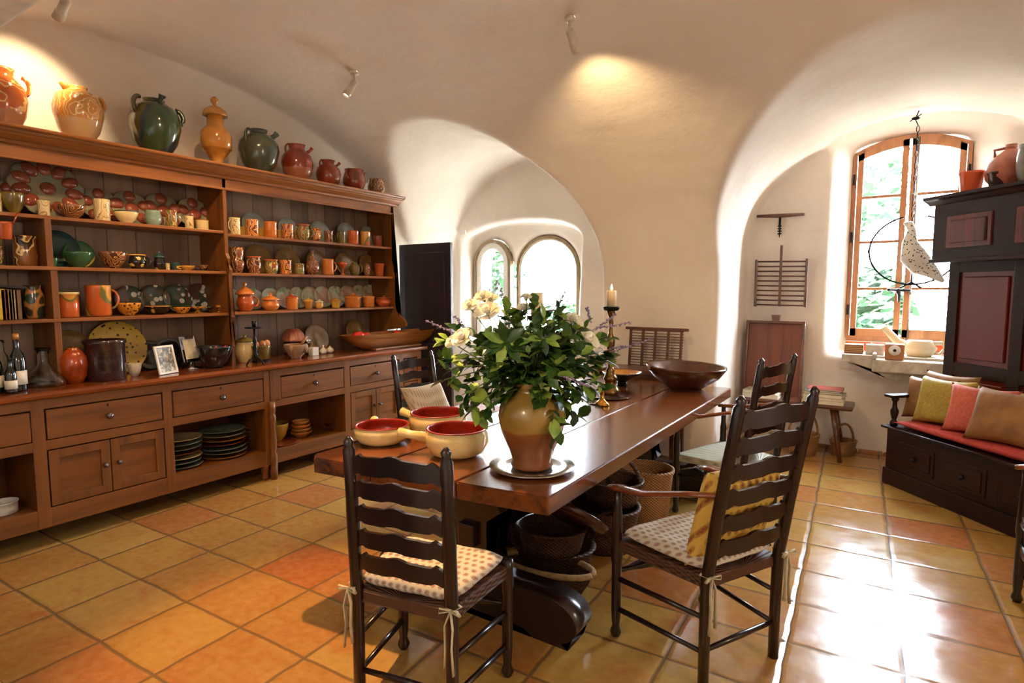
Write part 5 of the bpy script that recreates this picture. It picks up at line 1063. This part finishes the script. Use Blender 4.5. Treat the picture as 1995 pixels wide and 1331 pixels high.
# ================================================================== CHAIRS
def fn_wave(s):
    s = abs(s); pts = [(0, 1), (.12, .93), (.2, .7), (.3, .62), (.45, .58), (.6, .45), (.72, .42), (.78, .7), (.84, .55), (.92, .05), (1, 0)]
    for (a, x), (b_, y) in zip(pts, pts[1:]):
        if s <= b_: return x+(y-x)*(s-a)/(b_-a)
    return 0
def chair(x, y, th, wr, wf, d, hs, hp, rake, nsl, label, arms=False, seat='dark', top=.0, slab=None, name='ladder_back_chair'):
    t = empty(name, (x, y, 0), label, 'chair', th)
    def back(z): return -rake*max(0, (z-hs*.9)/(hp-hs*.9))**1.15
    for s in (-1, 1):
        G().tube([(s*wr/2, -.0, 0), (s*wr/2, 0, hs*.5), (s*wr/2, back(hs), hs), (s*wr/2, back(hs+.25), hs+.25), (s*wr/2, back(hp-.2), hp-.2), (s*wr/2, back(hp-.03), hp-.03), (s*wr/2, back(hp), hp-.015), (s*wr/2, back(hp), hp+.0), (s*wr/2, back(hp), hp+.018)], [.021, .022, .024, .024, .022, .022, .015, .019, .006], 12).obj('back_post', 'dark', t)
        top_ = .68 if arms else hs+.01
        z = [0, .02, .05, .08, .12, hs*.75, hs*.8, hs-.02, hs+.02, hs+.1 if arms else hs+.01, hs+.14 if arms else hs+.012, top_]
        r = [.018, .026, .016, .020, .022, .022, .026, .024, .022, .022, .017, .017]
        if arms: z += []; 
        G().tube([(s*wf/2, d, zz) for zz in z], r, 12).obj('front_leg', 'dark', t)
    # wavy slats
    zt = hp-.075; zb = hs+.115; 
    for k in range(nsl):
        zc = zt-(zt-zb)*k/(nsl-1) if nsl > 1 else zt; hgt = .062*(1.12 if k == 0 else 1)
        g = G(); n_ = 28; ring = []
        for i in range(n_+1):
            s = 2*i/n_-1; xx = s*(wr/2-.012); bow = -.03*(1-s*s); wv = fn_wave(s)
            zz1 = zc+hgt*.25+wv*.030; zz0 = zc-hgt*.62+fn_wave(min(1, abs(s)*1.0))*.020
            yb_ = back(zc)+bow
            ring.append([(xx, yb_-.007, zz0), (xx, yb_-.007, zz1), (xx, yb_+.007, zz1), (xx, yb_+.007, zz0)])
        vs = [v for r_ in ring for v in r_]; fs = [(i*4+j, (i+1)*4+j, (i+1)*4+(j+1) % 4, i*4+(j+1) % 4) for i in range(n_) for j in range(4)]; fs += [(0, 1, 2, 3), (n_*4, n_*4+1, n_*4+2, n_*4+3)]
        g._add(vs, fs); g.obj('slat', 'darkx', t)
    # seat frame and rush seat
    g = G(); g.prism([(-wr/2, 0), (wr/2, 0), (wf/2+.01, d+.01), (-wf/2-.01, d+.01)], 'Z', hs-.045, hs-.005); bmesh.ops.bevel(g.bm, geom=g.bm.edges[:], offset=.006, segments=1, affect='EDGES'); g.obj('seat', seat if seat != 'dark' else 'wickerd', t)
    # stretchers
    for s in (-1, 1):
        for zz in (.13, .27): G().tube([(s*wr/2, 0, zz+.02), (s*wf/2, d, zz)], [.010, .012], 8).obj('stretcher', 'dark', t)
    for zz in (.16,): G().tube([(-wr/2, 0, zz), (0, 0, zz), (wr/2, 0, zz)], [.009, .013, .009], 8).obj('stretcher', 'dark', t)
    zz = .30; G().tube([(u*wf/2, d, zz) for u in (-1, -.75, -.5, -.3, -.08, 0, .08, .3, .5, .75, 1)], [.010, .012, .022, .026, .014, .022, .014, .026, .022, .012, .010], 10).obj('turned_stretcher', 'dark', t)
    if arms:
        for s in (-1, 1):
            pts = [(s*wr/2, back(.80)+.01, .79), (s*(wr/2+.02), d*.25, .75), (s*(wf/2-.01), d*.65, .70), (s*(wf/2+.005), d*.98, .685), (s*(wf/2+.01), d*1.1, .675)]
            G().tube(pts, [.018, .021, .024, .029, .02], 12, flat=.55).obj('armrest', 'chairarm', t)
    return t
def seat_cushion(par, wr, wf, d, hs, mat, label, thick=.055, ties=True, side=()):
    """a tied seat pad: wider at the front, slightly domed"""
    c = empty('seat_cushion', par.location, label, 'cushion', par.rotation_euler.z)
    def f(sg):
        def q(u, v):
            a, b_ = 2*u-1, 2*v-1; ww = (wr+(wf-wr)*v)/2-.0; k = 1-.07*abs(b_)**5; m = 1-.05*abs(a)**5
            t_ = max(0, (1-abs(a)**7)*(1-abs(b_)**7))**.5
            return (a*ww*k, d/2+.0+b_*(d/2-.01)*m, hs+.028+sg*thick*.5*t_+sg*.004*math.sin(9*a+2)*math.cos(8*b_)*t_)
        return q
    g = G().grid(f(1), 22, 22).grid(f(-1), 22, 22); bmesh.ops.remove_doubles(g.bm, verts=g.bm.verts[:], dist=1e-4); g.obj('pad', mat, c)
    if ties:
        for s in (-1, 1):
            x0 = s*(wr/2+.006); z0 = hs+.015
            g = G(); g.tube([(x0-.02*s, .02, z0), (x0+.022*s, .0, z0), (x0+.012*s, -.034, z0), (x0-.024*s, -.026, z0)], .005, 6, flat=.4)
            g.tube([(x0, -.034, z0), (x0+.03*s, -.05, z0+.012), (x0+.04*s, -.045, z0-.006), (x0, -.036, z0)], .006, 6, flat=.35).tube([(x0, -.034, z0), (x0-.035*s, -.05, z0+.01), (x0-.04*s, -.045, z0-.01), (x0, -.036, z0)], .006, 6, flat=.35)
            g.tube([(x0, -.036, z0), (x0+.012*s, -.045, z0-.06), (x0+.006*s, -.043, z0-.13), (x0+.014*s, -.046, z0-.22)], .008, 6, flat=.3).tube([(x0, -.036, z0), (x0-.018*s, -.044, z0-.05), (x0-.016*s, -.046, z0-.13), (x0-.02*s, -.044, z0-.20)], .008, 6, flat=.3)
            g.obj('tie', 'tie', c)
    return c
A = dict(x=-.453, y=2.366, th=1.091, wr=.416, wf=.552, d=.444, hs=.455, hp=1.16, rake=.13)
t = chair(**A, nsl=6, arms=True, label='dark ladder-back armchair nearest the camera, holding a yellow cushion')
seat_cushion(t, .43, .56, .45, .455, 'seatfab', 'thin mauve printed seat pad tied to the armchair with the yellow cushion')
def local(t, p): return Matrix.Translation(t.location) @ Matrix.Rotation(t.rotation_euler.z, 4, 'Z') @ Vector(p)
def prop(t, mat, w, h, th_, lp, label, lean=-14, yaw=0, roll=0, name='cushion'):
    g = pillow(w, h, th_, 20, 20, .10, .04); g.xform(Matrix.Rotation(R(90+lean), 4, 'X')); 
    o = g.obj(name, mat); q = local(t, lp); o.location = q; o.rotation_euler = (0, R(roll), t.rotation_euler.z+R(yaw)); tag(o, label, 'cushion'); return o
prop(t, 'yelfab', .43, .42, .13, (.0, .055, +.455+.205), 'yellow block-printed cushion standing against the armchair\'s ladder back', 14)
t = chair(-1.39, 1.415, .206, .384, .485, .377, .47, 1.02, .03, 5, 'dark ladder-back side chair at the near end of the table, seen from behind')
seat_cushion(t, .40, .49, .385, .47, 'seatfab', 'cream printed seat pad tied to the near ladder-back chair', .06)
t = chair(-.694, 4.033, 1.243, .412, .563, .449, .42, 1.11, .099, 5, 'far dark ladder-back armchair with a woven seat beyond the yellow cushion', arms=True, seat='rush')
prop(t, 'palefab', .40, .34, .15, (.0, .07, .42+.17), 'pale crumpled cushion leaning in the far armchair', 20)
t = chair(-3.10, 3.40, R(-92), .414, .50, .42, .45, 1.03, .09, 5, 'dark ladder-back chair on the dresser side of the table, behind the cream bowls')
prop(t, 'palefab', .44, .36, .10, (.02, .10, .45+.20), 'pale printed cushion lying against the back of the chair on the dresser side', 30)
q = atz(1980, 1172, 0)
chair(q.x+.45*math.cos(0)+.0, q.y-.28, R(90), .42, .56, .45, .45, 1.1, .1, 5, 'dark armchair mostly cut off by the right photo edge, one front leg and arm showing', arms=True)

# ================================================================== UNDER THE TABLE
b = basket('dark_basket', -1.52, 2.72, .0, .24, .2, .16, 'wide dark brown basket low under the near half of the table', 'wickerd', False)
b = basket('dark_basket', -1.47, 2.62, .17, .19, .17, .13, 'brown shallow basket stacked on the wide one under the table', 'wickerd', False, .5)
b = basket('dark_basket', -1.97, 2.95, .0, .24, .22, .32, 'tall dark basket on the dresser side under the table', 'wickerd', False)
b = basket('dark_basket', -1.42, 3.15, .0, .23, .2, .26, 'deep dark basket under the middle of the table', 'wickerd', False)
b = basket('dark_basket', -1.38, 3.2, .27, .19, .17, .14, 'round grey-brown basket stacked on the deep one under the table', 'wickerd', True)
b = basket('red_basket', -1.32, 3.62, .0, .18, .16, .38, 'tall reddish basket under the table near the armchair\'s front leg', 'wicker', False)
# round trays leaning
tag(G().lathe([(.001, 0), (.17, 0), (.19, .03), (.185, .035), (.16, .01), (.001, .01)], seg=36).obj('round_tray', 'bowlwood', None, (-1.34, 2.60, .36), (R(-38), R(8), 0)), 'dark round wooden tray tilted on the baskets under the table', 'tray')
# trug with pale bound handle
q = atz(1090, 1130, .08)
t = empty('long_trug', (q.x-.1, q.y+.05, 0), 'long shallow trug with a thick pale bound rim poking out from under the table', 'basket', YAW+R(-26))
G().lathe([(.80, 0), (.95, .06), (1, .10), (.93, .10), (.78, .012), (.001, .01)], seg=40, sx=.24, sy=.10).obj('basket_body', 'wickerd', t)
G().tube([(.25*math.cos(a), .11*math.sin(a), .115) for a in np.linspace(-.2, 2*PI-.2, 30)], .016, 8).obj('bound_rim', plain('pale_binding', '#c8a878', .8, '#a88a5c', 40), t)

# ================================================================== SETTLE
th = math.atan2(-.749, .662)
st = empty('settle', (-.009, 5.443, 0), 'massive dark panelled oak settle with a hooded cupboard over its tall back', 'settle', th)
Ls = 1.9
g = G().box(0, .012, .13, Ls, .52, .45, .004).box(-.015, 0, 0, Ls+.015, .52, .13, .006); g.obj('chest', 'settle', st)
G().box(-.03, -.025, .45, Ls+.03, .50, .47, .006).obj('seat_board', 'settle', st)
for k, a in enumerate((.13, .53, .93, 1.33)):
    d = G().box(a, .004, .17, a+.32, .02, .37, .004).box(a+.03, -.004, .20, a+.29, .006, .34, .004).obj('drawer', 'settle', st)
    G().lathe([(0, 0), (.014, .004), (.02, .018), (.012, .028), (0, .03)], seg=14).xform(Matrix.Translation((a+.16, -.003, .27)) @ Matrix.Rotation(R(90), 4, 'X')).obj('knob', 'ironblack', d)
# back of frames and fielded panels
g = G(); yb0 = .475
for x_ in (0, .52, 1.04, 1.56, 1.81): g.box(x_, yb0, .45, x_+.09, yb0+.04, 1.78, .003)
for z in (.47, .88, 1.68): g.box(0, yb0+.001, z, Ls, yb0+.041, z+.10, .003)
g.obj('back_frame', 'settle', st)
for x_ in (.09, .61, 1.13):
    for z0, z1 in ((.57, .88), (.98, 1.68)):
        g = G(); g.box(x_, yb0+.018, z0, x_+.43, yb0+.034, z1).box(x_+.035, yb0+.004, z0+.035, x_+.395, yb0+.02, z1-.035, .008); g.obj('back_panel', 'settlep', st)
# hood cupboard
g = G().box(-.02, .33, 1.78, Ls+.02, .60, 2.20, .003).box(-.035, .315, 1.755, Ls+.035, .60, 1.785, .006); g.obj('hood', 'settle', st)
for a in (.07, .60, 1.13):
    d = G().box(a+.04, .318, 1.86, a+.40, .335, 2.10, .004).box(a+.075, .306, 1.895, a+.365, .322, 2.065, .008).obj('hood_panel', 'settlep', st)
    for (u, v, w_, h_) in ((a, 1.82, .48, .04), (a, 2.10, .48, .04)): pass
g = G(); g.prism([(.60, 2.20), (.33, 2.20), (.315, 2.215), (.30, 2.23), (.27, 2.24), (.265, 2.262), (.60, 2.262)], 'X', -.07, Ls+.07); g.obj('hood_cornice', 'settle', st)
for x_ in (.0, Ls-.05):
    g = G().lathe([(.02, .47), (.028, .48), (.028, .50), (.015, .52), (.026, .56), (.03, .59), (.018, .62), (.015, .66), (.026, .68), (.026, .70)], (x_+.03, .04, 0), 16); g.obj('arm_post', 'settle', st)
    G().box(x_-.01, -.03, .70, x_+.07, .48, .725, .01).obj('armrest', 'settle', st)
M_s = Matrix.Translation(st.location) @ Matrix.Rotation(th, 4, 'Z')
def sloc(p): return M_s @ Vector(p)
g = pillow(1.86, .47, .075, 40, 14, .01); o = g.obj('seat_cushion', 'redfab'); o.location = sloc((.985, .235, .508)); o.rotation_euler = (0, 0, th); tag(o, 'long red patterned seat cushion on the settle', 'cushion')
def scush(cx, y, w, h, t_, mat, label, lean, yaw, dz=0, roll=0):
    g = pillow(w, h, t_, 20, 20, .13, .05); g.xform(Matrix.Rotation(R(roll), 4, 'Y') if 0 else Matrix.Identity(4)); g.xform(Matrix.Rotation(R(90-lean), 4, 'X')); o = g.obj('cushion', mat); o.location = sloc((cx, y, .535+h/2*math.cos(R(lean))+dz)); o.rotation_euler = (0, R(roll), th+R(yaw)); return tag(o, label, 'cushion')
scush(.20, .34, .42, .34, .10, 'tanfab', 'pale tan cushion at the back left corner of the settle, behind the gold one', 12, 8, .04)
scush(.16, .22, .36, .34, .13, 'tanfab', 'tan cushion leftmost on the settle', 14, 18)
scush(.33, .18, .40, .37, .14, 'goldfab', 'gold-green cushion in front of the leftmost tan cushion on the settle', 16, 14)
scush(.62, .30, .46, .34, .10, 'goldfab', 'gold cushion lying behind the red one on the settle', 14, 0, .0)
scush(.62, .17, .42, .36, .14, 'pinkfab', 'rose red cushion between the gold and the large brown one', 18, 18)
scush(.90, .34, .44, .33, .10, 'pinkfab', 'rose red cushion at the back near the right photo edge', 14, 0)
scush(.86, .13, .46, .38, .16, 'tanfab', 'large brown velvet cushion nearest the right photo edge on the settle', 22, 12)
# pots on the hood
def hoodpot(xc, yb_, wpx, hpx, kind, mat, label, y=.42, cat='pot', lid=None, **kw):
    nrm = np.array([.749, .662, 0]); P0 = np.array(sloc((0, y, 0))); r = ray(xc, yb_); t_ = ((P0-CP)@nrm)/(r@nrm); p = CP+r*t_; s = dep(p)/F
    return pot('pot' if cat == 'pot' else cat, float(p[0]), float(p[1]), 2.263, wpx*s, hpx*s, kind, mat, label, cat, lid=lid, **kw), wpx*s, hpx*s
MT['flowerpot'] = ceramic('orange_flowered', '#c8552c', '#9ca050', None, 'spots', 4, .3, .22)
o, w, h = hoodpot(1888, 404, 44, 41, 'beaker', 'flowerpot', 'orange pot with a green leaf motif on top of the settle hood'); o.rotation_euler = (0, 0, 0)
o, w, h = hoodpot(1942, 400, 38, 31, 'beaker', 'brownc', 'small dark brown beaker on the settle hood between the two reddish pots')
PR['jugh'] = [(.6, 0), (.66, .02), (.95, .25), (1, .42), (.9, .58), (.6, .75), (.25, .88), (.22, .9), (.28, .93), (.22, .95), (.24, 1)]
o, w, h = hoodpot(1962, 396, 78, 84, 'jugh', 'terra', 'matt terracotta jug with narrow neck and horizontal ribs on the settle hood', .50, 'jug'); G().tube([(-w*.3, 0, h*.74), (-w*.32, 0, h*.9), (-w*.1, 0, h*.93)], .01).obj('handle', CER['terra'], o)
o, w, h = hoodpot(2004, 392, 48, 74, 'barrel', 'grey', 'grey stoneware jar cut by the right photo edge on the settle hood', .42, 'jar')

# ================================================================== RANGE (brass rail and hood edge, near left)
r_ = empty('kitchen_range', (-2.3, -.15, 0), 'cooking range beside the camera whose brass rail shows at the bottom left', 'range')
G().box(-.95, -.55, .0, .95, .32, .90, .02).obj('body', 'black', r_)
q0, q1 = atz(0, 1230, .8), atz(118, 1325, .8)
yy = (q0.y+q1.y)/2+.07
g = G().tube([(-.9, yy, .80), (q1.x+2.3, yy, .80)], .018, 14); g.sph((q1.x+2.3, yy, .80), (.024, .024, .024)); g.obj('rail', 'brass', r_)
for x_ in (-.8, q1.x+2.27): G().tube([(x_, .31, .80), (x_, yy, .80)], [.014, .012], 10).obj('rail_bracket', 'brass', r_)
q0, q1 = aty(0, 57, .55), aty(95, 0, .55)
hz = (q0.z+q1.z)/2; print('hood edge', q0, q1)
G().box(-3.6, -.70, hz, -1.20, .55, hz+.05, .01).box(-3.56, -.70, hz+.05, -1.24, .51, hz+.14, .01).obj('range_hood', 'lampmetal')
tag(bpy.data.objects['range_hood'], 'moulded edge of a range hood in the top left corner', 'hood')

# ================================================================== CEILING SPOTLIGHTS
def spotlamp(p, direction, label, target=None, power=0, size=60, scale=1, **kw):
    t = empty('ceiling_spotlight', p, label, 'lamp'); d = Vector(direction).normalized()
    G().lathe([(.001, 0), (.032, 0), (.032, -.02), (.025, -.028), (.001, -.028)], seg=20).obj('ceiling_mount', 'lampmetal', t)
    G().tube([(0, 0, -.02), (0, 0, -.07), tuple(Vector((0, 0, -.085))+d*.02)], [.010, .010, .014], 10).obj('arm', 'lampmetal', t)
    a = Vector((0, 0, -.075)); M_ = Matrix.Translation(a) @ d.to_track_quat('Z', 'Y').to_matrix().to_4x4()
    G().lathe([(.001, 0), (.022, 0), (.026, .01), (.026, .085), (.028, .087), (.030, .09), (.032, .14), (.029, .14), (.027, .12), (.001, .12)], seg=24).xform(M_).obj('head', 'lampmetal', t)
    G().lathe([(.001, .123), (.024, .123), (.024, .126), (.001, .126)], seg=20).xform(M_).obj('bulb', 'bulb', t)
    if power:
        q = Vector(p)+a+d*.15; spot(q, q+d, power, size, **kw)
def ceilz(y): return 1.48+1.86*math.sqrt(max(0, 1-((y-2.2)/3)**2))
LAMP = [
 ((-4.08, 1.52, ceilz(1.52)-.0), (-.78, -.06, -.55), 'cream ceiling spotlight at the upper left, aimed at the orange jars', 42, 80, (1, .74, .42)),
 ((-3.58, 3.22, ceilz(3.22)+.0), (-.25, -.45, -.85), 'cream ceiling spotlight above the dresser, second from the left', 45, 80, (1, .68, .34)),
 ((-1.75, 3.30, ceilz(3.30)+.0), (-.02, .66, -.62), 'cream ceiling spotlight hanging above the table', 42, 120, (1, .70, .36)),
 ((.07, 3.42, ceilz(3.42)-.0), (-.1, .3, -.9), 'ceiling spotlight cut by the top photo edge at the right', 30, 90, (1, .72, .40)),
 ((-2.15, 1.95, ceilz(1.95)), (.10, -.12, -1), 'ceiling spotlight over the near end of the table, above the frame', 420, 48, (1, .56, .24)),
 ((-3.3, 1.2, ceilz(1.2)), (-.45, .35, -1), 'added fill spotlight aimed at the dresser base, unseen above the frame', 42, 95, (1, .60, .27)),  # unseen spot added to fill the dresser front with warm light
 ((-2.9, 1.9, ceilz(1.9)), (-.75, .45, -.9), 'added fill spotlight aimed at the plate racks, unseen above the frame', 55, 80, (1, .62, .28)),  # another added spot out of view, brightens the shelves
]
for p, d, lab, pw, sz_, c in LAMP: spotlamp(p, d, lab, None, pw, sz_, col=c)

# two pendant lamps added out of view as warm fill light
def pendant(x, y, z, label, pw):
    t = empty('fill_pendant_lamp', (x, y, z), label, 'lamp'); top = min(3.0, ceilz(y))
    G().tube([(0, 0, .12), (0, 0, top-z)], .004, 6).obj('cord', 'black', t)
    G().lathe([(.02, .12), (.03, .11), (.14, 0), (.145, 0), (.032, .12), (.02, .13)], seg=24).obj('shade', 'lampmetal', t)
    G().sph((0, 0, .03), .035).obj('bulb', 'bulb', t)
    l = bpy.data.lights.new('fill_pendant_light', 'POINT'); l.energy = pw; l.color = (1, .82, .64); l.shadow_soft_size = .12
    o = bpy.data.objects.new('fill_pendant_light', l); o.location = (x, y, z-.10); COL.objects.link(o)
pendant(1.9, 1.6, 2.1, 'added unseen pendant fill lamp to the right of the camera', 70)
pendant(-1.2, -.35, 2.15, 'added unseen pendant fill lamp close behind the camera', 28)
